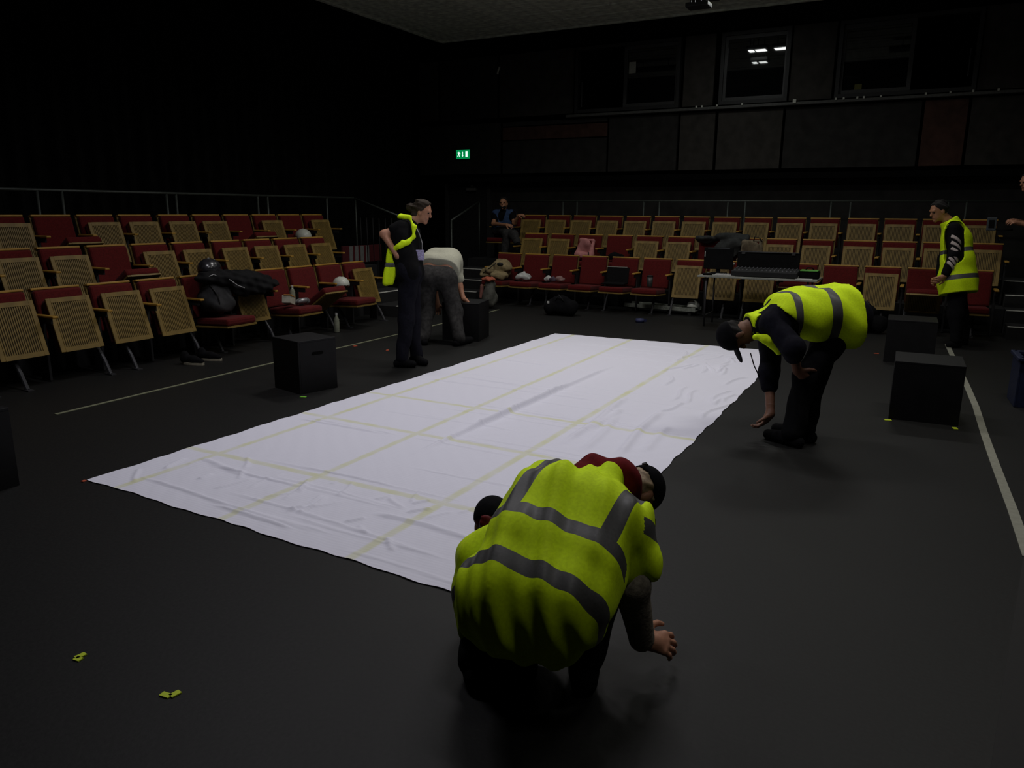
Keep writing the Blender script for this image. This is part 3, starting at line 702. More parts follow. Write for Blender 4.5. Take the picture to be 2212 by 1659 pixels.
MB().box((.012, .0, .105), (.09, .2, .012), rotx(-.25) @ rotz(.05), .003).build('orange_flap', mat('carton_orange', (.55, .25, .04), .7), t)
bottle(s7+(.36, .03, .43), .21, .034, M_clear, 'clear plastic bottle standing on seat beside the carton', M_bcap)
bs = s7+(.42, .13, .43); t = empty('crumpled_film', bs, 0, 'crumpled clear film on seat beside the carton', 'wrapper')
blob('film', [ell(bs+(0, 0, .02), (.07, .08, .035))], mat('film_grey', (.13, .13, .13), .3, spec=.7), t, bs, .006, warp=crumple(.006, 90, 4))
hc = atX(737, 612, -6.72)
helmet('bike_helmet', hc, .105, M_white, 'white bike helmet with black vents on the left front row', 1.1)
hc = atX(655, 509, -8.62)
helmet('safety_helmet', hc, .125, M_white, 'plain white helmet on a back row seat of left block', 1.0, M_white)
bottle(tuple(atz(728, 718)), .25, .036, M_clear, 'clear plastic bottle standing on floor before left seats', M_bcap)
# --- far block
M_beige = mat('beige_canvas', (.22, .17, .085), .9, var=.25, scale=25, bump=.2)
s0 = SP('far', 0, 0); bs = s0+(-.05, -.36, .44)
t = empty('beige_coat', bs, 0, 'beige coat with dark straps heaped on leftmost far front seat', 'coat')
blob('coat_body', [ell(bs+(.05, .06, .16), (.17, .16, .15)), ell(bs+(-.14, -.02, .09), (.16, .13, .08)), ell(bs+(.1, -.14, .04), (.17, .12, .07)), ell(bs+(-.2, -.06, .03), (.1, .1, .04))], M_beige, t, bs, warp=crumple(.007, 30, 9))
MB().path([(-.22, -.13, .06), (-.08, -.13, .16), (.02, -.1, .24)], .012, 6, .5).build('strap', M_dark, t, True)
blob('dark_pocket', [ell(bs+(.09, -.09, .22), (.06, .03, .035))], M_dark, t, bs)
s1 = SP('far', 0, 1); bs = s1+(-.03, -.50, .43)
t = empty('paper_bag', bs, 0, 'crumpled white paper bag on second far front seat', 'bag')
blob('bag_paper', [ell(bs+(0, 0, .05), (.13, .09, .065)), ell(bs+(.06, 0, .03), (.08, .08, .04))], M_paper, t, bs, .007, warp=crumple(.006, 60, 6), clips=[(bs, (0, 0, -1))])
s2 = SP('far', 0, 2)
for k, (dx, m, lab) in enumerate(((-.10, M_paper, 'white wrapper on the third far front seat'), (-.02, mat('mauve_cloth', (.06, .04, .06), .8), 'small mauve pouch on the third far front seat'), (.10, mat('pink_pouch', (.22, .13, .12), .8), 'small pinkish pouch on the third far front seat'))):
    bs = s2+(dx, -.48, .425); t = empty('pouch' if k else 'wrapper', bs, 0, lab, 'pouch' if k else 'wrapper')
    blob('pouch_body', [ell(bs+(0, 0, .04), (.055, .05, .045)), ell(bs+(.02, 0, .03), (.06, .05, .03))], m, t, bs, .007, warp=crumple(.006, 70, 12+k), clips=[(bs, (0, 0, -1))])
s4 = SP('far', 0, 4); bs = s4+(-.03, -.36, .43)
t = empty('black_laptop', bs, .05, 'black laptop with pale edge standing open on fifth far front seat', 'laptop')
MB().box((0, .08, .13), (.36, .015, .25), rotx(-.25), .004).build('screen_lid', M_black, t); MB().box((0, -.07, .012), (.36, .24, .02), None, .004).build('keyboard_base', M_black, t)
MB().box((-.02, .11, .255), (.33, .012, .01), rotx(-.25)).build('lid_edge', mat('pale_edge', (.2, .2, .17), .5), t)
s5f = SP('far', 0, 5); bs = s5f+(.03, -.47, .425)
t = empty('travel_cup', bs, 0, 'dark green travel cup standing on sixth far front seat', 'cup')
MB().lathe((0, 0, 0), [(.036, 0), (.04, .005), (.045, .15)], 16).build('cup_body', mat('cup_dark', (.03, .035, .033), .4), t, True)
MB().lathe((0, 0, 0), [(.047, .15), (.047, .165), (.03, .175)], 16).build('cup_lid', M_dark, t, True)
r2 = SP('far', 1, 2); bs = r2+(.02, -.34, .44)
M_pink = mat('pink_fabric', (.42, .17, .16), .85, var=.12, scale=30, bump=.1)
t = empty('pink_tote', bs, .1, 'pale pink tote bag leaning on a middle row far seat', 'bag')
blob('bag_body', [cap(bs+(-.13, 0, .05), bs+(.11, 0, .05), .05), cap(bs+(-.1, .1, .30), bs+(.12, .1, .30), .03), cap(bs+(-.13, 0, .05), bs+(-.08, .1, .28), .045, .03), cap(bs+(.11, 0, .05), bs+(.12, .1, .28), .045, .03), ell(bs+(0, .05, .17), (.13, .05, .16), rotx(.3).T)], M_pink, t, bs, .008, warp=crumple(.004, 40, 8), clips=[(bs, (0, 0, -1))])
MB().path([(-.06, .05, .31), (-.02, .01, .22), (.02, 0, .26), (.05, .05, .31)], .008, 6, .5).build('handle', mat('pink_strap', (.3, .12, .12), .8), t, True)
MB().box((.09, -.06, .07), (.02, .02, .07), rotz(.3)).build('dark_tag', M_dark, t)
r3 = SP('far', 1, 3); bs = r3+(.02, -.36, .43)
t = empty('black_scarf', bs, 0, 'black scarf heaped on the seat beside the pink tote', 'scarf')
blob('scarf_body', [ell(bs+(.03, 0, .05), (.13, .12, .075)), ell(bs+(-.13, 0, .03), (.12, .1, .03))], M_blk, t, bs, .008, warp=crumple(.008, 45, 2), clips=[(bs, (0, 0, -1))])
r6 = SP('far', 1, 6); r7 = SP('far', 1, 7); bs = r6+(.25, -.12, .80)
t = empty('dark_jacket', bs, 0, 'dark jacket thrown over middle row seat backs behind monitor', 'jacket')
blob('jacket_body', [ell(bs+(-.30, -.04, .01), (.2, .1, .05)), ell(bs+(.0, -.04, .03), (.24, .12, .07)), ell(bs+(.05, -.13, -.12), (.2, .06, .16)), ell(bs+(.25, -.04, .02), (.12, .1, .08))], mat('charcoal_jacket', (.02, .022, .021), .85, var=.4, scale=20), t, bs, .009, warp=crumple(.009, 32, 13))
r8 = SP('far', 1, 7); bs = r8+(.12, -.40, .44)
t = empty('canvas_tote', bs, 0, 'brownish canvas tote bag behind the mixing desk lid', 'bag')
blob('bag_body', [cap(bs+(-.14, 0, .06), bs+(.12, 0, .06), .06), cap(bs+(-.13, .1, .33), bs+(.13, .1, .36), .03), cap(bs+(-.14, 0, .06), bs+(-.12, .1, .33), .05, .03), cap(bs+(.12, 0, .06), bs+(.13, .1, .36), .05, .03), ell(bs+(0, .05, .2), (.15, .055, .18), rotx(.3).T)], mat('brown_canvas', (.14, .11, .07), .9, var=.3, scale=25), t, bs, .008, warp=crumple(.005, 36, 18), clips=[(bs, (0, 0, -1))])
MB().path([(.02, .08, .33), (.05, .03, .42), (.12, .05, .4), (.15, .09, .34)], .01, 6, .5).build('handle', M_dark, t, True)
# rucksack on floor in corner
bs = atz(1058, 666)
t = empty('rucksack', bs, .2, 'tall grey-green rucksack with orange top standing by the corner steps', 'rucksack')
M_ruck = mat('grey_green_nylon', (.085, .085, .07), .8, var=.35, scale=22, bump=.2)
blob('rucksack_body', [cap((0, 0, .12), (0, 0, .36), .115, .10), ell((0, -.06, .2), (.1, .07, .16))], M_ruck, t, (0, 0, 0), .008, warp=crumple(.006, 34, 21), clips=[((0, 0, .004), (0, 0, -1))])
blob('orange_lid', [ell((-.01, -.02, .47), (.115, .1, .035))], mat('orange_nylon', (.36, .09, .045), .8, var=.2), t, (0, 0, 0), .008, warp=crumple(.004, 50, 22))
blob('pink_side_pocket', [cap((-.14, -.02, .18), (-.125, -.02, .36), .035, .03)], mat('salmon_nylon', (.22, .09, .07), .8), t, (0, 0, 0), .008)
bs = atz(1212, 681)
t = empty('black_holdall', bs, .1, 'black holdall with small pale tag on floor below far seats', 'bag')
blob('holdall_body', [cap((-.15, .0, .12), (.15, 0, .12), .12), ell((0, 0, .2), (.15, .1, .1))], M_blk, t, (0, 0, 0), .009, warp=crumple(.006, 30, 23), clips=[((0, 0, .004), (0, 0, -1))])
MB().box((-.17, -.115, .2), (.035, .01, .035), None, .003).build('tag', M_bcap, t)
MB().path([(-.08, -.08, .2), (0, -.12, .32), (.08, -.08, .2)], .01, 6).build('handle', M_dark, t, True)
# silver channel on the floor with helmet and tape roll
a, b = atz(1349, 668), atz(1500, 681); cc = (a+b)/2+np.array((.05, .02, 0)); ang = math.atan2(b[1]-a[1], b[0]-a[0]); L = np.linalg.norm(b-a)
t = empty('metal_tray', cc, ang, 'long low grey metal tray on the floor below far seats', 'tray')
M_tray = mat('brushed_grey_metal', (.24, .26, .22), .5, .1, var=.25, scale=40)
MB().box((0, 0, .075), (L, .26, .012)).build('tray_base', M_tray, t); MB().box((0, -.13, .09), (L, .012, .06), None, .003).build('tray_side', M_tray, t); MB().box((0, .13, .09), (L, .012, .06), None, .003).build('tray_side', M_tray, t)
for s in (-.42, .42): MB().box((L*s, 0, .035), (.05, .24, .068)).build('foot', M_dark, t)
for s in (.02, .07, .14): MB().box((L*s, -.03, .095), (.035, .03, .03), None, .006).build('bolt', M_bcap, t)
p = cc+rotz(ang) @ np.array((L*.43, 0, .0)); helmet('safety_helmet', (p[0], p[1], .145), .095, M_white, 'small white helmet resting on right end of metal tray', ang, M_white)
p = atz(1382, 696); t = empty('tape_roll', (p[0], p[1], 0), .4, 'small blue tape roll lying on the floor before far seats', 'tape roll')
MB().lathe((0, 0, 0), [(.035, .0), (.06, .0), (.06, .05), (.035, .05), (.035, 0)], 18).build('roll', mat('blue_tape', (.025, .03, .09), .6), t, True)
MB().box((.06, .03, .02), (.09, .004, .035), rotz(.6)).build('loose_end', MATS['blue_tape'], t)
# dark kit bag right of the bending person
p = atz(1866, 718); t = empty('kit_bag', (p[0], p[1], 0), .1, 'black kit bag on floor before far seats, right of bending person', 'bag')
blob('bag_body', [cap((-.12, 0, .13), (.12, 0, .13), .13), ell((0, 0, .26), (.16, .1, .1))], M_blk, t, (0, 0, 0), .01, warp=crumple(.007, 28, 33), clips=[((0, 0, .004), (0, 0, -1))])
MB().path([(-.08, 0, .32), (0, 0, .42), (.08, 0, .32)], .01, 6).build('handle', M_dark, t, True)
# ------------------------------------------------------------------ technical table
TX0, TX1, TY0, TY1, TZ = -2.74, -1.20, 10.42, 10.98, .70
tt = empty('folding_table', ((TX0+TX1)/2, (TY0+TY1)/2, 0), 0, 'narrow grey folding table with thin legs before far seats', 'table')
M_tt = mat('table_grey', (.24, .25, .22), .6, var=.15)
MB().box((0, 0, TZ-.0125), (TX1-TX0, TY1-TY0, .025), None, .004).build('table_top', M_tt, tt)
hx, hy = (TX1-TX0)/2-.12, (TY1-TY0)/2-.05
for sx in (-1, 1):
    for sy in (-1, 1): MB().tube((sx*hx, sy*hy, 0), (sx*hx*1.01, sy*hy, TZ-.025), .0125, None, 8).build('leg', M_metal, tt, True)
    MB().tube((sx*hx, -hy, .15), (sx*hx, hy, .15), .01, None, 8).build('stretcher', M_metal, tt, True)
tc_ = np.array(((TX0+TX1)/2, (TY0+TY1)/2, TZ))
def onT(px, py, Y): p = atY(px, py, Y); return p
p = onT(1551, 560, 10.75)
t = empty('monitor', (p[0], 10.78, TZ), .04, 'black computer monitor seen from behind on the table', 'monitor')
MB().box((0, 0, .215), (.40, .035, .30), None, .008).build('screen_back', M_black, t); MB().box((0, .02, .10), (.05, .03, .2), None, .004).build('neck', M_black, t); MB().box((0, .03, .008), (.22, .17, .014), None, .004).build('stand_base', M_black, t)
MB().box((-.185, -.019, .27), (.012, .004, .07)).build('label_strip', mat('pale_label', (.35, .36, .33), .6), t); MB().box((0, -.019, .355), (.30, .004, .012)).build('top_vent', mat('dim_vent', (.035, .04, .042), .5), t)
p = onT(1657, 575, 10.8); wdt = onT(1725, 575, 10.8)[0]-onT(1590, 575, 10.8)[0]
t = empty('case_lid', (p[0], 10.84, TZ), .0, 'large black flight case lid standing behind mixing desk', 'case lid')
MB().box((0, .0, .165), (wdt, .05, .30), rotx(-.06), .008).build('lid_panel', M_black, t); MB().box((0, -.01, .315), (wdt-.02, .05, .015), rotx(-.06), .003).build('lid_edge', M_lamp, t)
for s in (-.4, .4): MB().box((wdt*s, -.03, .30), (.05, .01, .035), None, .003).build('catch', M_lamp, t)
p = onT(1653, 588, 10.6)
t = empty('mixing_desk', (p[0], 10.62, TZ), 0, 'black mixing desk with faders and knobs on the table', 'mixing desk')
MB().box((0, 0, .058), (wdt*1.03, .30, .07), rotx(.12), .006).build('desk_body', mat('desk_charcoal', (.007, .007, .0075), .7), t)
R = rotx(.12)
for i in range(16):
    x = -wdt*.47+wdt*.94*i/15
    q = R @ np.array((x, -.09+.02*random.random(), .04)); MB().box(np.array((0, 0, .058))+q, (.018, .03, .014), R, .003).build('fader', mat('fader_grey', (.10, .10, .11) if i not in (9, 10, 12) else (.3, .3, .3), .5), t)
    for jy in (.02, .07, .11):
        q = R @ np.array((x, jy, .042)); MB().box(np.array((0, 0, .058))+q, (.014, .014, .014), R, .004).build('knob', mat('knob_grey', (.07, .07, .08), .5), t)
p = onT(1562, 588, 10.55)
t = empty('keyboard', (p[0]+.04, 10.53, TZ), .05, 'white keyboard lying on the table before the monitor', 'keyboard')
MB().box((0, 0, .01), (.27, .12, .016), None, .004).build('keyboard_base', M_paper, t)
g = MB()
for i in range(12):
    for j in range(4): g.box((-.12+.0218*i, -.04+.027*j, .022), (.017, .021, .008))
g.build('keys', mat('key_grey', (.35, .35, .34), .6), t)
t = empty('glasses_case', (p[0]-.2, 10.5, TZ), .3, 'small black case beside the white keyboard', 'case'); MB().box((0, 0, .015), (.13, .05, .028), None, .01).build('case_body', M_black, t)
t = empty('paper_sheet', (TX1-.17, 10.5, TZ), .1, 'white paper lying at right end of the table', 'paper'); MB().box((0, 0, .003), (.21, .15, .005)).build('sheet', M_paper, t)
t = empty('green_case', (TX1-.13, 10.68, TZ), 0, 'black plastic case with bright green lid band on table', 'case')
MB().box((0, 0, .05), (.24, .16, .10), None, .012).build('case_body', M_black, t); MB().box((0, -.01, .105), (.22, .17, .014), None, .005).build('green_band', mat('bright_green', (.10, .36, .05), .5), t)
MB().path([(-.05, 0, .11), (-.03, 0, .14), (.03, 0, .14), (.05, 0, .11)], .008, 6).build('handle', M_black, t, True)
p = onT(1583, 580, 10.9); t = empty('drink_cup', (p[0]-.02, 10.92, TZ), 0, 'red and white takeaway cup between monitor and mixing desk', 'cup')
MB().lathe((0, 0, 0), [(.028, 0), (.04, .12), (.041, .125)], 14).build('cup_body', mat('cup_red', (.25, .06, .04), .6), t, True); MB().lathe((0, 0, .125), [(.043, 0), (.043, .012), (.034, .03), (.03, .03)], 14).build('cup_lid', M_paper, t, True)

# ================================================================== PEOPLE
def hand_prims(w_, d, n, side, curl=.35, s=1., spread=.12, k=.006):
    """w_ wrist, d finger direction, n back-of-hand normal, side +1 = thumb towards d x n"""
    d = nrm(d); n = nrm(n-d*(n @ d)); l = np.cross(d, n)*side
    w_ = np.array(w_, float); P = []
    base = [w_+d*.085*s+l*o*s for o in (.030, .010, -.010, -.028)]
    base = [b-d*x*s for b, x in zip(base, (.0, -.004, .0, .010))]
    for b in base: P.append(cap(w_+(b-w_)*.15, b, .017*s, .0115*s, .018))
    P.append(cap(w_, w_+d*.05*s, .024*s, .022*s, .02))
    for i, (b, L) in enumerate(zip(base, (.070, .078, .073, .056))):
        a = (1.5-i)*spread; f = nrm(d*math.cos(a)+l*math.sin(a)); p = b; ang = 0
        for j, fr in enumerate((.45, .32, .23)):
            ang += curl*(1., 1.2, .9)[j]
            q = p+(f*math.cos(ang)-n*math.sin(ang))*L*fr*s
            P.append(cap(p, q, (.0098, .0088, .0078)[j]*s, (.0088, .0078, .0066)[j]*s, .004)); p = q
    t0 = w_+d*.022*s+l*.022*s; t1 = t0+nrm(d*.55+l*.8-n*.15)*.042*s; t2 = t1+nrm(d*.85+l*.45-n*(.2+curl*.4))*.032*s; t3 = t2+nrm(d*1+l*.15-n*(.2+curl*.5))*.024*s
    P += [cap(t0, t1, .016*s, .012*s, .014), cap(t1, t2, .0115*s, .010*s, .005), cap(t2, t3, .010*s, .008*s, .004)]
    return P
def head_prims(c, u, f, s=1.):
    u = nrm(u); f = nrm(f-u*(f @ u)); r = np.cross(f, u); A = np.array((r, f, u))
    P = [ell(c+u*.025*s, np.array((.073, .092, .088))*s, A, .03), ell(c+f*.028*s-u*.058*s, np.array((.052, .062, .056))*s, A, .04),
         cap(c+f*.087*s+u*.012*s, c+f*.106*s-u*.028*s, .009*s, .0135*s, .012), cap(c+f*.07*s-u*.10*s, c+f*.06*s-u*.095*s, .022*s, None, .02),
         ell(c+r*.074*s-u*.012*s-f*.004*s, np.array((.011, .020, .032))*s, A, .006), ell(c-r*.074*s-u*.012*s-f*.004*s, np.array((.011, .020, .032))*s, A, .006),
         cap(c+f*.083*s+r*.035*s+u*.022*s, c+f*.083*s-r*.035*s+u*.022*s, .012*s, None, .02), cap(c+f*.082*s+r*.018*s-u*.062*s, c+f*.082*s-r*.018*s-u*.062*s, .009*s, None, .012)]
    return P, A
def torso(J, inf=0., wide=0., top=1.):
    P = []; S = J.get('s', 1.); bk = np.array(J.get('back', (0, 0, 0)), float)
    HL, HR, SL, SR, N = J['hl'], J['hr'], J['sl'], J['sr'], J['n']
    mid = (HL+HR)/2
    R = lambda r: r*S+inf
    for H_, S_ in ((HL, SL), (HR, SR)):
        cs = (SL+SR)/2; a = lerp(H_, S_, .0); w1 = lerp(H_, S_, .38); w1 = lerp(w1, (lerp(HL, SL, .38)+lerp(HR, SR, .38))/2, .08)+bk*.8; c1 = lerp(H_, lerp(S_, cs, .32), .78)+bk
        sh = lerp(S_, cs, .10)
        P += [cap(a, w1, R(.115)+wide, R(.10)+wide*.6, .07), cap(w1, c1, R(.10)+wide*.6, R(.105), .07), cap(c1, sh, R(.100), R(.066), .07)]
    P += [cap(HL, HR, R(.11), R(.11), .06), cap(lerp(mid, (SL+SR)/2, .4)+bk*.8, lerp(mid, (SL+SR)/2, .8)+bk, R(.10), R(.10), .08), cap((SL+SR)/2, N, R(.07), R(.058), .06)]
    return P
def limb(J, ks, rs, inf=0., k=.03):
    S = J.get('s', 1.); return [cap(J[a], J[b], r0*S+inf, r1*S+inf, k) for (a, b), (r0, r1) in zip(ks, rs)]
ARM = lambda s: ([('s'+s, 'e'+s), ('e'+s, 'w'+s)], [(.050, .040), (.040, .028)])
LEG = lambda s: ([('h'+s, 'k'+s), ('k'+s, 'a'+s)], [(.086, .058), (.058, .040)])
def footp(a, toe, inf=0.):
    a = np.array(a, float); toe = np.array(toe, float); d = nrm((toe-a)*(1, 1, 0)); h_ = np.array((a[0], a[1], toe[2]))-d*.045
    return [cap(h_, toe, .038+inf, .030+inf, .02), cap(h_+d*.04+(0, 0, .02), a, .038+inf, .036+inf, .03), cap(h_+d*.06+(0, 0, .03), toe-d*.05, .036+inf, .028+inf, .03)]
def person(J, label, base, top, trou, shoes=M_blk, waist=.07, skin=M_skin, hair=None, hairm=M_hair, capm=None, sleeve=1., h=.009, topinf=.014, trinf=.016, topname='shirt', short=False, hands=('l', 'r'), curl=None, warp=True, clip_top=None):
    base = np.array(base, float)
    t = empty('person', base, 0, label, 'person')
    for k in list(J):
        if k not in ('s', 'hs'): J[k] = np.array(J[k], float)
    S = J.get('s', 1.)
    # ---- body
    parts = []
    hp, A = head_prims(J['c'], J['u'], J['f'], S)
    neckp = [cap(J['n'], J['c']-nrm(J['u'])*.05*S-A[1]*.012, .056*S, .052*S, .03)]
    parts.append(surf(hp+neckp, .0055))
    B = torso(J, -.012)
    for s in 'lr': B += limb(J, *ARM(s), inf=0.)+limb(J, *LEG(s), inf=-.006)
    parts.append(surf(B, h))
    for s in hands:
        wv = J['w'+s]; hd = J['hd'+s]; hn = J['hn'+s]
        parts.append(surf(hand_prims(wv, hd, hn, J.get('th'+s, 1.) if not isinstance(J.get('th'+s, 1.), np.ndarray) else float(J['th'+s]), (curl or {}).get(s, .35), float(J.get('hs', S)))+[cap(lerp(J['e'+s], wv, .8), wv, .031*S, .026*S, .02)], .0042))
    v, f = joinm(parts); npmesh('body', v, f, skin, t, base)
    r, ff, u = A; c = J['c']
    g = MB()
    for sg in (1, -1):
        ec = c+ff*.079*S+r*.032*S*sg+u*.004*S; vv, fc_ = surf([ell(ec, (.012*S,)*3)], .004); g.add(vv, fc_)
    g.build('eyes', M_hairdk, t, True).location = -base
    vv, fc_ = surf([cap(c+ff*.088*S+r*.018*S-u*.062*S, c+ff*.088*S-r*.018*S-u*.062*S, .006*S)], .004); npmesh('mouth', vv, fc_, mat('lips', (.28, .09, .07), .5), t, base)
    # ---- clothes
    wp = (lambda a, sc, sd: crumple(a, sc, sd)) if warp else (lambda *a: None)
    if top is not None:
        T = torso(J, topinf)
        for s in 'lr':
            ks, rs = ARM(s)
            if sleeve >= 1:
                T += [cap(J['s'+s], J['e'+s], .052*S+topinf, .044*S+topinf, .03), cap(J['e'+s], lerp(J['e'+s], J['w'+s], min(1, sleeve-1+.001)), .046*S+topinf, .036*S+topinf*.8, .03)]
            elif sleeve > 0: T += [cap(J['s'+s], lerp(J['s'+s], J['e'+s], sleeve), .055*S+topinf, .055*S+topinf*1.1, .03)]
        cl = [(J['n']+nrm(J['n']-(J['sl']+J['sr'])/2)*.02, nrm(J['n']-(J['sl']+J['sr'])/2))] if clip_top is None else clip_top
        v, f = surf(T, h, clips=cl, warp=wp(.0022, 34, 5)); npmesh(topname, v, f, top, t, base)
    if trou is not None:
        L = [cap(J['hl'], J['hr'], .113*S+trinf, None, .06)]
        up = nrm((J['sl']+J['sr']-J['hl']-J['hr']))
        for s in 'lr':
            L += [cap(J['h'+s], J['h'+s]+up*waist, .112*S+trinf, .105*S+trinf*.6, .05)]
            L += [cap(J['h'+s], J['k'+s], .094*S+trinf, .066*S+trinf, .04), cap(J['k'+s], J['a'+s], .066*S+trinf, .052*S+trinf, .04)]
        v, f = surf(L, h, warp=wp(.003, 30, 8)); npmesh('trousers', v, f, trou, t, base)
    if shoes is not None:
        for s in 'lr':
            v, f = surf(footp(J['a'+s], J['t'+s], .006), .007, clips=[((0, 0, base[2]+.002), (0, 0, -1))]); npmesh('shoe', v, f, shoes, t, base)
    if hair:
        P = [ell(c+u*.028*S-ff*.006*S, np.array((.083, .100, .097))*S, A, .03)]
        cl = [(c+ff*.035*S+u*.035*S, nrm(ff*.85-u*.55))]
        if hair == 'bun': P += [ell(c-ff*.125*S+u*.0, np.array((.04, .045, .04))*S, A, .02), ell(c-ff*.05*S-u*.05*S, np.array((.062, .05, .05))*S, A, .03)]
        if hair == 'long': P += [ell(c-ff*.04*S-u*.07*S, np.array((.075, .06, .09))*S, A, .03)]
        if capm: P = [('e', p[1], p[2], p[3]*.97, p[4]) for p in P]; cl.append((c+u*.03*S, u))
        v, f = surf(P, .0065, clips=cl, warp=crumple(.003, 110, 3)); npmesh('hair', v, f, hairm, t, base)
        if hair == 'beard': pass
    if capm:
        P = [ell(c+u*.032*S-ff*.004*S, np.array((.086, .104, .098))*S, A, .02)]
        v1 = surf(P, .006, clips=[(c+u*.022*S, -u)])
        v2 = surf([ell(c+ff*.125*S+u*.028*S, np.array((.072, .078, .012))*S, A, .01)], .005)
        cp = npmesh('cap', *v1, capm, t, base); npmesh('visor', *v2, capm, cp, (0, 0, 0)).location = -base*0
        for ch in cp.children: ch.location = -base
    return t, A
def split(v, f, planes, classify):
    bm = bmesh.new(); bv = [bm.verts.new(p) for p in v]
    for q in f:
        try: bm.faces.new([bv[i] for i in q])
        except ValueError: pass
    for (p, n) in planes: bmesh.ops.bisect_plane(bm, geom=list(bm.verts)+list(bm.edges)+list(bm.faces), plane_co=Vector(p), plane_no=Vector(nrm(n)), dist=1e-5)
    out = {}
    for fc_ in bm.faces:
        k = classify(np.array(fc_.calc_center_median())); out.setdefault(k, []).append([np.array(x.co) for x in fc_.verts])
    bm.free(); res = {}
    for k, fs in out.items():
        key = {}; vs = []; ff = []
        for q in fs:
            ii = []
            for p in q:
                kk = tuple(np.round(p, 5))
                if kk not in key: key[kk] = len(vs); vs.append(p)
                ii.append(key[kk])
            ff.append(ii)
        res[k] = (vs, ff)
    return res
def vest(t, J, base, bands, vert=(.085, .135), vfrom=.5, inf=.03, hem=-.10, wide=.02, arms='cut', sl=.45, warp=None, sband=None, h=.008, neck=.0, extra=(), lat=None, zhem=None, cut=(.085, .12)):
    base = np.array(base, float); mh = (J['hl']+J['hr'])/2; ms = (J['sl']+J['sr'])/2; ax = nrm(ms-mh); L = np.linalg.norm(ms-mh)
    lt = nrm((J['sr']-J['sl'])-ax*((J['sr']-J['sl']) @ ax)) if lat is None else nrm(lat)
    P = torso(J, inf, wide)+[cap(J['hl'], J['hl']-ax*.0+ax*(hem), .115+inf+wide, .12+inf+wide, .06), cap(J['hr'], J['hr']+ax*(hem), .115+inf+wide, .12+inf+wide, .06)]+list(extra)
    if zhem is not None: P = torso(J, inf, wide)+list(extra)
    clips = [(mh+ax*hem, -ax) if zhem is None else (np.array((0, 0, zhem)), nrm(-Z-ax*.25)) if False else ((mh+ax*hem, -ax) if zhem is None else (np.array((mh[0], mh[1], zhem)), -Z)), (J['n']+ax*neck, nrm(J['n']-ms))]; cuts = []
    if arms == 'cut':
        for s in 'lr': cuts.append(cap(lerp(J['s'+s], J['e'+s], cut[1]), J['e'+s], cut[0], cut[0]+.008, 0))
    else:
        for s in 'lr': P.append(cap(J['s'+s], lerp(J['s'+s], J['e'+s], sl), .058+inf, .066+inf, .04))
    v, f = surf(P, h, clips=clips, cuts=cuts, warp=warp)
    pl = []
    for (a, b) in bands: pl += [(mh+ax*L*a, ax), (mh+ax*L*b, ax)]
    vm = mh
    if vert:
        for sg in (1, -1):
            for q in vert: pl.append((vm+lt*q*sg, lt))
    arm = []
    if sband:
        for s in 'lr':
            d = nrm(J['e'+s]-J['s'+s]); LL = np.linalg.norm(J['e'+s]-J['s'+s])
            pl += [(J['s'+s]+d*LL*sband[0], d), (J['s'+s]+d*LL*sband[1], d)]; arm.append((J['s'+s], d, LL, 1 if s == 'r' else -1))
    def cls(p):
        a = ((p-mh) @ ax)/L; w_ = (p-mh) @ lt
        for (s0, d, LL, sg) in arm:
            q = ((p-s0) @ d)/LL
            if w_*sg > .0 and np.linalg.norm(p-s0-d*((p-s0) @ d)) < .16 and q > .1 and abs(w_) > .1:
                return 'band' if sband[0] < q < sband[1] else 'vest'
        for (b0, b1) in bands:
            if b0 < a < b1: return 'band'
        if vert and a > vfrom and vert[0] < abs(w_) < vert[1]: return 'band'
        return 'vest'
    R = split(v, f, pl, cls)
    o = meshobj('hi_vis_vest', np.array(R['vest'][0])-base, R['vest'][1], M_hv, t, True)
    if 'band' in R: b = meshobj('reflective_band', np.array(R['band'][0])-base, R['band'][1], M_silver, o, True)
    return o
CR = np.array((_cy, _sy, 0)); CF = np.array((-_sy, _cy, 0)); Z = np.array((0, 0, 1.))

# ---- person crouching in front, grey fleece
base1 = (-.95, 2.02, 0)
pel = at(1150, 1287, 2.32); lat1 = nrm(CR*.93-CF*.30)
J1 = dict(s=.87, hs=1.08, hl=pel-lat1*.08, hr=pel+lat1*.08, sl=at(1188, 1052, 2.66), sr=at(1350, 1130, 2.53), n=at(1315, 1030, 2.74), c=at(1378, 1062, 2.80), u=CR*.85+CF*.5+Z*.1, f=-Z*.95+CR*.22+CF*.1,
          er=at(1364, 1262, 2.44), wr=at(1384, 1382, 2.57), el=at(1128, 1120, 2.86), wl=at(1150, 1215, 2.98), hdr=CR*.9+CF*.15-Z*.22, hnr=Z*.75-CF*.6+CR*.1, hdl=CF*.9-Z*.3, hnl=Z, thr=-1., thl=1.,
          kr=at(1318, 1225, 2.62), kl=at(1150, 1215, 2.72), ar=atz(1262, 1425, .09), al=atz(1130, 1405, .09), tr=atz(1268, 1425, .035)+CF*.17, tl=atz(1120, 1405, .035)+CF*.17, back=Z*.045-CF*.04)
t1, A1 = person(J1, 'person crouching in hi-vis vest, red hood, grey fleece and black cap', base1, M_fleece, M_blk, hair='long', hairm=M_hairfair, capm=M_cap, sleeve=1.98, topinf=.018, trinf=.012, topname='fleece', h=.008, curl={'r': .42, 'l': .3})
ex1 = [cap(J1['h'+q], J1['h'+q]+np.array(v_), .122, .128, .07) for q in 'lr' for v_ in (-Z*.07+CF*.0, -Z*.12+CF*.1)]
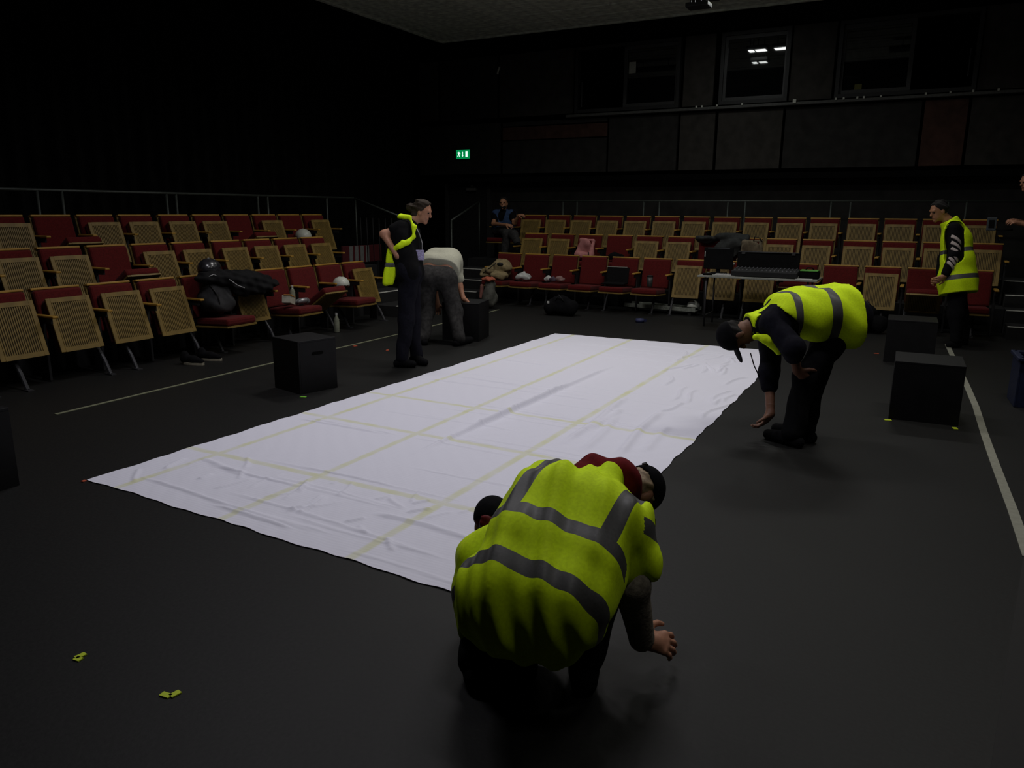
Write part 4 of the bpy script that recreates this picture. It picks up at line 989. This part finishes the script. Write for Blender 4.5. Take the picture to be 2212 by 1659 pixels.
vest(t1, J1, base1, [(-.10, .03), (.33, .45)], vert=(.135, .19), vfrom=.45, inf=.036, hem=-.4, wide=.0, arms='sleeve', sl=.58, sband=(.12, .40), h=.0075, neck=-.035, extra=ex1, zhem=.2,
     warp=folds(.0042, [((.8, .2, .1), 42), ((1, -.3, .2), 27), ((.5, .3, 1), 20), ((.9, .5, -.5), 60), ((1, .1, .3), 85)], 4))
hp = [cap(J1['n']-nrm(J1['u'])*.035-CR*.04, J1['n']+CR*.035-CF*.03, .075, .08, .03), cap(J1['n']+CF*.03-CR*.05, J1['n']+Z*.0+CR*.05-Z*.05, .07, .07, .03)]
blob('hood', hp, M_hood, t1, base1, .007, warp=folds(.004, [((.6, .5, .2), 75), ((.2, 1, .6), 60)], 2))
c = J1['c']; r, ff, u = A1
g = MB().path([c-ff*.10+u*.045+r*.0, c-ff*.107+u*.02+r*.012, c-ff*.106+u*.03+r*.03], .004, 6); g.build('cap_buckle', M_metal, t1, True).location = -np.array(base1)
# ---- second crouching person, mostly hidden
base2 = (-1.25, 2.12, 0)
pel = at(1108, 1296, 2.64)
J2 = dict(s=.86, hl=pel-CR*.06, hr=pel+CR*.08, sl=at(1044, 1206, 2.70), sr=at(1140, 1182, 2.84), n=at(1080, 1170, 2.83), c=at(1066, 1134, 2.88), u=CF*.55+Z*.85-CR*.1, f=CF*.85-Z*.55,
          er=at(1120, 1250, 2.95), wr=at(1110, 1290, 3.1), el=at(1034, 1262, 2.88), wl=at(1046, 1300, 3.0), hdr=CF-Z*.2, hnr=Z, hdl=CF-Z*.2, hnl=Z, thr=-1., thl=1.,
          kr=at(1100, 1300, 2.9), kl=at(1046, 1300, 2.86), ar=atz(1085, 1420, .08), al=atz(1030, 1420, .08), tr=atz(1088, 1420, .035)+CF*.15, tl=atz(1026, 1420, .035)+CF*.15, back=Z*.03-CF*.03)
t2, A2 = person(J2, 'person in black cap with red hair, half hidden behind crouching person', base2, M_blk, M_blk, hair='long', hairm=M_hairred, capm=M_cap, sleeve=1.9, topinf=.012, h=.009)
vest(t2, J2, base2, [(.02, .22)], vert=(.07, .12), vfrom=.22, inf=.022, hem=-.08, wide=.0, arms='sleeve', sl=.4, h=.008, warp=crumple(.003, 30, 3))
# ---- bending person on the right
base6 = atz(1700, 947); base6[2] = 0
d6 = 5.30
pel = at(1818, 682, d6); L6 = -CF
J6 = dict(s=1.02, hl=pel+L6*.10, hr=pel-L6*.10, sl=at(1672, 702, d6-.20), sr=at(1662, 690, d6+.16), n=at(1622, 705, d6-.03), c=at(1588, 722, d6-.03), u=-CR*.8-Z*.35, f=-Z*.85+CR*.35,
          el=at(1712, 752, d6-.34), wl=at(1722, 800, d6-.2), er=at(1662, 805, d6+.02), wr=at(1664, 893, d6-.06), hdl=-Z*.6+CR*.7, hnl=-CF*.6-CR*.5, hdr=-Z*.75-CR*.45, hnr=CR*.7-CF*.4-Z*.2, thr=1., thl=-1.,
          kl=at(1742, 815, d6-.12), kr=at(1758, 812, d6+.12), al=atz(1712, 935, .09), ar=atz(1740, 925, .09), tl=atz(1712, 938, .035)-CR*.17, tr=atz(1728, 925, .035)-CR*.17, back=Z*.05)
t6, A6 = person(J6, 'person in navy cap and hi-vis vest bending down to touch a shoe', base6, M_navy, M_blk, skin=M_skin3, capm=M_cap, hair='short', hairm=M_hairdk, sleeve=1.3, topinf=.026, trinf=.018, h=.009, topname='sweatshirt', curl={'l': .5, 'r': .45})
vest(t6, J6, base6, [(.28, .42), (.78, .88)], vert=None, inf=.036, hem=-.02, wide=.05, arms='cut', cut=(.125, .0), h=.008, neck=.02, warp=folds(.005, [((.7, .4, .8), 34), ((1, .2, -.5), 24), ((.3, 1, .4), 45)], 6))
blob('vest_flap', [cap(at(1632, 728, d6-.2), at(1688, 728, d6-.24), .02, .02, .03), cap(at(1650, 735, d6-.22), at(1682, 760, d6-.2), .02, .015, .03), cap(at(1685, 730, d6-.24), at(1682, 760, d6-.2), .02, .015, .03), cap(at(1665, 735, d6-.23), at(1680, 750, d6-.22), .022, .02, .03)], M_hv, t6, base6, .007)
g = MB().path([at(1621, 762, d6-.1), at(1629, 790, d6-.1), at(1641, 815, d6-.1)], .004, 6); g.build('lanyard', M_blk, t6, True).location = -base6
# ---- standing woman
base3 = atz(888, 791); base3[2] = 0; d3 = dep(base3)
L3 = CF
J3 = dict(s=.96, hl=at(885, 588, d3-.06)+CF*.085, hr=at(885, 588, d3-.06)-CF*.085, sl=at(892, 492, d3+.10), sr=at(868, 492, d3-.14), n=at(888, 481, d3-.01), c=at(911, 456, d3-.01), u=Z*.9+CR*.28, f=CR*.86-Z*.42-CF*.1,
          er=at(829, 506, d3-.16), wr=at(858, 552, d3-.22), el=at(886, 545, d3+.2), wl=at(884, 572, d3+.10), hdr=CR*.6-Z*.7, hnr=-CR*.4-CF*.8, hdl=CR*.5-Z, hnl=CF, thr=1., thl=1.,
          kl=at(892, 690, d3+.10), kr=at(878, 692, d3-.08), al=at(898, 772, d3+.12), ar=at(868, 778, d3-.06), tl=at(918, 784, d3+.02), tr=at(892, 790, d3-.07), back=-CR*.02)
for k in ('al', 'ar'): J3[k][2] = .09
for k in ('tl', 'tr'): J3[k][2] = .035
t3p, A3 = person(J3, 'standing person in black with ponytail, hi-vis vest slung over shoulder', base3, M_blk, M_denim, hair='bun', hairm=M_hair, sleeve=.42, topinf=.012, trinf=.014, topname='t_shirt', h=.009, curl={'r': .9, 'l': .4})
q = lambda x, y, o=0.: at(x, y, d3+o)
band = [q(884, 472, .1), q(866, 466, -.02), q(863, 468, -.14), q(885, 470, -.155), q(894, 490, -.19), q(893, 510, -.21), q(880, 522, -.235), q(862, 532, -.235)]
pr_ = [cap(a, b, .018, .021, .02) for a, b in zip(band, band[1:])]
v3 = blob('hi_vis_vest', pr_+[cap(band[-1], q(848, 545, -.16), .03, .035, .03), cap(band[-1], q(870, 524, -.24), .028, .03, .02)], M_hv, t3p, base3, .007, warp=crumple(.003, 60, 4))
def hang(y0, y1, w0, w1, x0, x1, nm, m, o=-.15):
    a, b = q(x0, y0, o), q(x1, y1, o); sx = CR
    P = []
    for f_ in (-1, -.5, 0, .5, 1): P.append(cap(a+sx*f_*w0*.5, b+sx*f_*w1*.5, .019, .019, .02))
    return blob(nm, P, m, v3, (0, 0, 0), .006, warp=folds(.004, [((.88, .47, 0), 60), ((0, 0, 1), 25)], 3))
o = hang(538, 566, .03, .07, 846, 845, 'hanging_panel', M_hv); o.location = -base3*0
o2 = hang(571, 575, .075, .08, 844, 843, 'reflective_band', M_silver); o3 = hang(580, 612, .08, .07, 843, 838, 'hanging_panel', M_hv)
for o in (o, o2, o3): o.location = -base3
MB().path([q(897, 486, -.12), q(906, 506, -.1), q(912, 525, -.1), q(912, 543, -.1)], .005, 6).build('lanyard', M_lin, t3p, True).location = -base3
R = np.array((CR, CF, Z)).T @ rotx(0)
MB().box(q(907, 551, -.13), (.085, .006, .10), R, .002).build('badge', mat('badge_lilac', (.42, .38, .62), .5, var=.4, scale=60), t3p).location = -base3
# ---- person in white T-shirt bending over a cube
base4 = atz(958, 742); base4[2] = 0; d4 = 8.95
J4 = dict(s=.96, hl=at(925, 598, d4-.02), hr=at(962, 602, d4-.02), sl=at(932, 588, d4+.36), sr=at(987, 586, d4+.30), n=at(962, 584, d4+.42), c=at(966, 572, d4+.55), u=CF*.8-Z*.55, f=-Z*.85-CF*.5,
          er=at(993, 618, d4+.28), wr=at(1001, 645, d4+.24), el=at(938, 620, d4+.42), wl=at(945, 655, d4+.45), hdr=CR*.6-Z*.45+CF*.2, hnr=Z*.8+CR*.3, hdl=-Z, hnl=CF, thr=-1., thl=1.,
          kl=at(922, 672, d4+.06), kr=at(984, 672, d4-.0), al=atz(915, 728, .09), ar=atz(990, 730, .09), tl=atz(912, 728, .035)+CF*.1-CR*.1, tr=atz(992, 732, .035)+CR*.14-CF*.04, back=Z*.15-CF*.02)
t4, A4 = person(J4, 'person in white T-shirt and grey trousers bending over a cube', base4, None, M_grey, skin=M_skin, hair='short', hairm=M_hairdk, h=.009, trinf=.026, waist=.03)
mh = (J4['hl']+J4['hr'])/2; ms = (J4['sl']+J4['sr'])/2; ax4 = nrm(ms-mh)
T = torso(J4, .03)+[cap(J4['s'+s], lerp(J4['s'+s], J4['e'+s], .5), .06, .072, .03) for s in 'lr']
v, f = surf(T, .008, clips=[(mh+ax4*.075+Z*.0, -nrm(ax4+Z*.25)), (J4['n']+ax4*.02, ax4)], warp=crumple(.004, 26, 3)); npmesh('t_shirt', v, f, M_tee, t4, base4)
# ---- seated man in blue vest
s50 = SP('far', 2, 0); base5 = np.array((s50[0]+.1, 12.75, 2*RISE)); Y5 = 13.16
o5 = atY(1087, 440, Y5)
pel = np.array((o5[0]-.04, 13.22, 1.17))
g5 = lambda x, y, Y: atY(x, y, Y)
J5 = dict(s=.98, hl=pel+np.array((.09, 0, 0)), hr=pel-np.array((.09, 0, 0)), sl=g5(1107, 462, 13.17), sr=g5(1070, 462, 13.17), n=g5(1088, 455, 13.19), c=g5(1088, 439, 13.14), u=np.array((0, .08, 1)), f=np.array((.25, -1, -.05)),
          el=g5(1111, 482, 13.05), wl=g5(1121, 466, 12.95), er=g5(1066, 483, 13.02), wr=g5(1094, 486, 12.86), hdl=np.array((.8, -.1, .15)), hnl=np.array((-.1, -.4, .9)), hdr=np.array((.95, -.1, -.1)), hnr=np.array((0, -.5, .8)), thr=1., thl=1.,
          kl=g5(1094, 505, 12.78), kr=g5(1110, 507, 12.72), al=np.array((g5(1091, 545, 12.72)[0], 12.72, 2*RISE+.10)), ar=g5(1117, 522, 12.6), tl=np.array((g5(1091, 545, 12.6)[0], 12.56, 2*RISE+.035)), tr=g5(1123, 529, 12.5), back=np.array((0, .02, 0)))
t5, A5 = person(J5, 'person in blue vest seated on the far back row', base5, M_blk, M_grey, skin=M_skin2, hair='short', hairm=M_hairdk, sleeve=.5, topinf=.008, h=.009, curl={'l': .6, 'r': .3}, shoes=None)
for s in 'lr':
    v, f = surf(footp(J5['a'+s], J5['t'+s], .006), .007); npmesh('shoe', v, f, M_blk, t5, base5)
r, ff, u = A5; c = J5['c']
blob('beard', [ell(c+ff*.035-u*.075, (.056, .062, .05), A5, .02)], M_hairdk, t5, base5, .006, clips=[(c-u*.045, u)], cuts=[ell(c+ff*.1-u*.062, (.03, .03, .012), A5)])
P = torso(J5, .02)
v, f = surf(P, .008, clips=[(J5['n']+Z*.03, Z), (pel+Z*.02, -Z)], cuts=[cap(J5['n']+np.array((.02, -.12, .03)), pel+np.array((.02, -.2, .12)), .10, .055, 0)]+[cap(lerp(J5['s'+s], J5['e'+s], .15), J5['e'+s], .075, .09, 0) for s in 'lr']); npmesh('blue_vest', v, f, M_blue, t5, base5)
# ---- standing person with striped sleeve
base7 = atz(2066, 748); base7[2] = 0; d7 = dep(base7)
g7 = lambda x, y, o=0.: at(x, y, d7+o)
J7 = dict(s=1.0, hl=g7(2068, 605, -.09), hr=g7(2068, 605, .09), sl=g7(2062, 495, -.17), sr=g7(2056, 495, .17), n=g7(2050, 478), c=g7(2029, 455), u=Z*.9-CR*.3, f=-CR*.85-Z*.45,
          el=g7(2060, 552, -.22), wl=g7(2042, 594, -.2), er=g7(2038, 560, .2), wr=g7(2030, 600, .12), hdl=-CR*.75-Z*.6, hnl=-CF*.8+CR*.2, hdr=-CR*.8-Z*.4, hnr=CF, thl=-1., thr=1.,
          kl=g7(2066, 680, -.1), kr=g7(2074, 680, .1), al=g7(2064, 735, -.1), ar=g7(2078, 732, .1), tl=g7(2050, 748, -.1), tr=g7(2066, 745, .1), back=CR*.02)
for k in ('al', 'ar'): J7[k][2] = .09
for k in ('tl', 'tr'): J7[k][2] = .035
t7, A7 = person(J7, 'standing person in hi-vis vest with white striped black sleeve, looking down', base7, M_blk, M_blk, skin=M_skin2, hair='short', hairm=M_hairdk, sleeve=1.9, topinf=.016, h=.009, topname='hooded_top', curl={'l': .5, 'r': .5})
vest(t7, J7, base7, [(-.02, .07), (.50, .58)], vert=None, inf=.04, hem=-.16, wide=.045, arms='cut', h=.008, neck=.02, cut=(.10, .0), warp=folds(.004, [((.8, .4, .1), 26), ((.3, .8, .3), 40)], 8))
M_stripe = mat('sleeve_white_print', (.42, .36, .34), .8)
for i in range(6):
    tt_ = (.45, .68, .90, 1.12, 1.33, 1.54)[i]
    a = lerp(J7['sl'], J7['el'], tt_) if tt_ < 1 else lerp(J7['el'], J7['wl'], tt_-1)
    dd = nrm(J7['el']-J7['sl']) if tt_ < 1 else nrm(J7['wl']-J7['el'])
    rr = .0775-.009*tt_
    nn = nrm(dd+CR*.75*(-1)+CF*0); 
    P = [cap(a-dd*.1, a+dd*.1, rr, None, 0)]
    v, f = surf(P, .005, clips=[(a+nn*.016, nn), (a-nn*.016, -nn), (a-CF*.018, CF)], ); npmesh('sleeve_stripe', v, f, M_stripe, t7, base7)
# ---- person at the right edge on the steps, holding a device
d8 = 10.2
g8 = lambda x, y, o=0.: at(x, y, d8+o)
base8 = g8(2245, 640); base8[2] = RISE/2*3
J8 = dict(s=.98, hl=g8(2250, 545, -.09), hr=g8(2250, 545, .09), sl=g8(2246, 432, -.18), sr=g8(2240, 432, .18), n=g8(2240, 415), c=g8(2222, 392), u=Z*.95-CR*.2, f=-CR*.9-Z*.3,
          el=g8(2238, 488, -.26), wl=g8(2200, 482, -.2), er=g8(2232, 486, .22), wr=g8(2196, 478, .05), hdl=-CR*.95+Z*.2, hnl=-CF*.4+Z*.7, hdr=-CR*.95+Z*.25, hnr=Z*.8, thl=1., thr=-1.,
          kl=g8(2246, 600, -.1), kr=g8(2252, 600, .1), al=g8(2250, 630, -.1), ar=g8(2258, 630, .1), tl=g8(2236, 640, -.1), tr=g8(2244, 640, .1), back=CR*.02)
for k in ('kl', 'kr'): J8[k][2] = base8[2]+.46
for k in ('al', 'ar'): J8[k][2] = base8[2]+.09
for k in ('tl', 'tr'): J8[k][2] = base8[2]+.035
t8, A8 = person(J8, 'person in black at the right picture edge holding a small device', base8, M_blk, M_blk, skin=M_skin, hair='short', hairm=M_hairdk, sleeve=1.2, topinf=.016, h=.01, curl={'l': .5, 'r': .5})
p = g8(2142, 484, -.05)
R8 = np.array((nrm(CR*.5-CF*.3), nrm(CF*.9+CR*.3), Z)).T @ rotx(0)
t = empty('handheld_device', p-Z*.1, 0, 'dark handheld device with pale frame held up by right edge person', 'device')
MB().box((0, 0, .1), (.11, .02, .17), R8, .006).build('device_body', mat('device_frame', (.05, .06, .065), .4), t)
MB().box((0, 0, .1), (.07, .023, .11), R8, .003).build('screen', M_black, t)
MB().path([(.03, 0, .04), (.12, 0, .02), (.25, .02, .03)], .013, 8).build('grip', M_black, t, True)
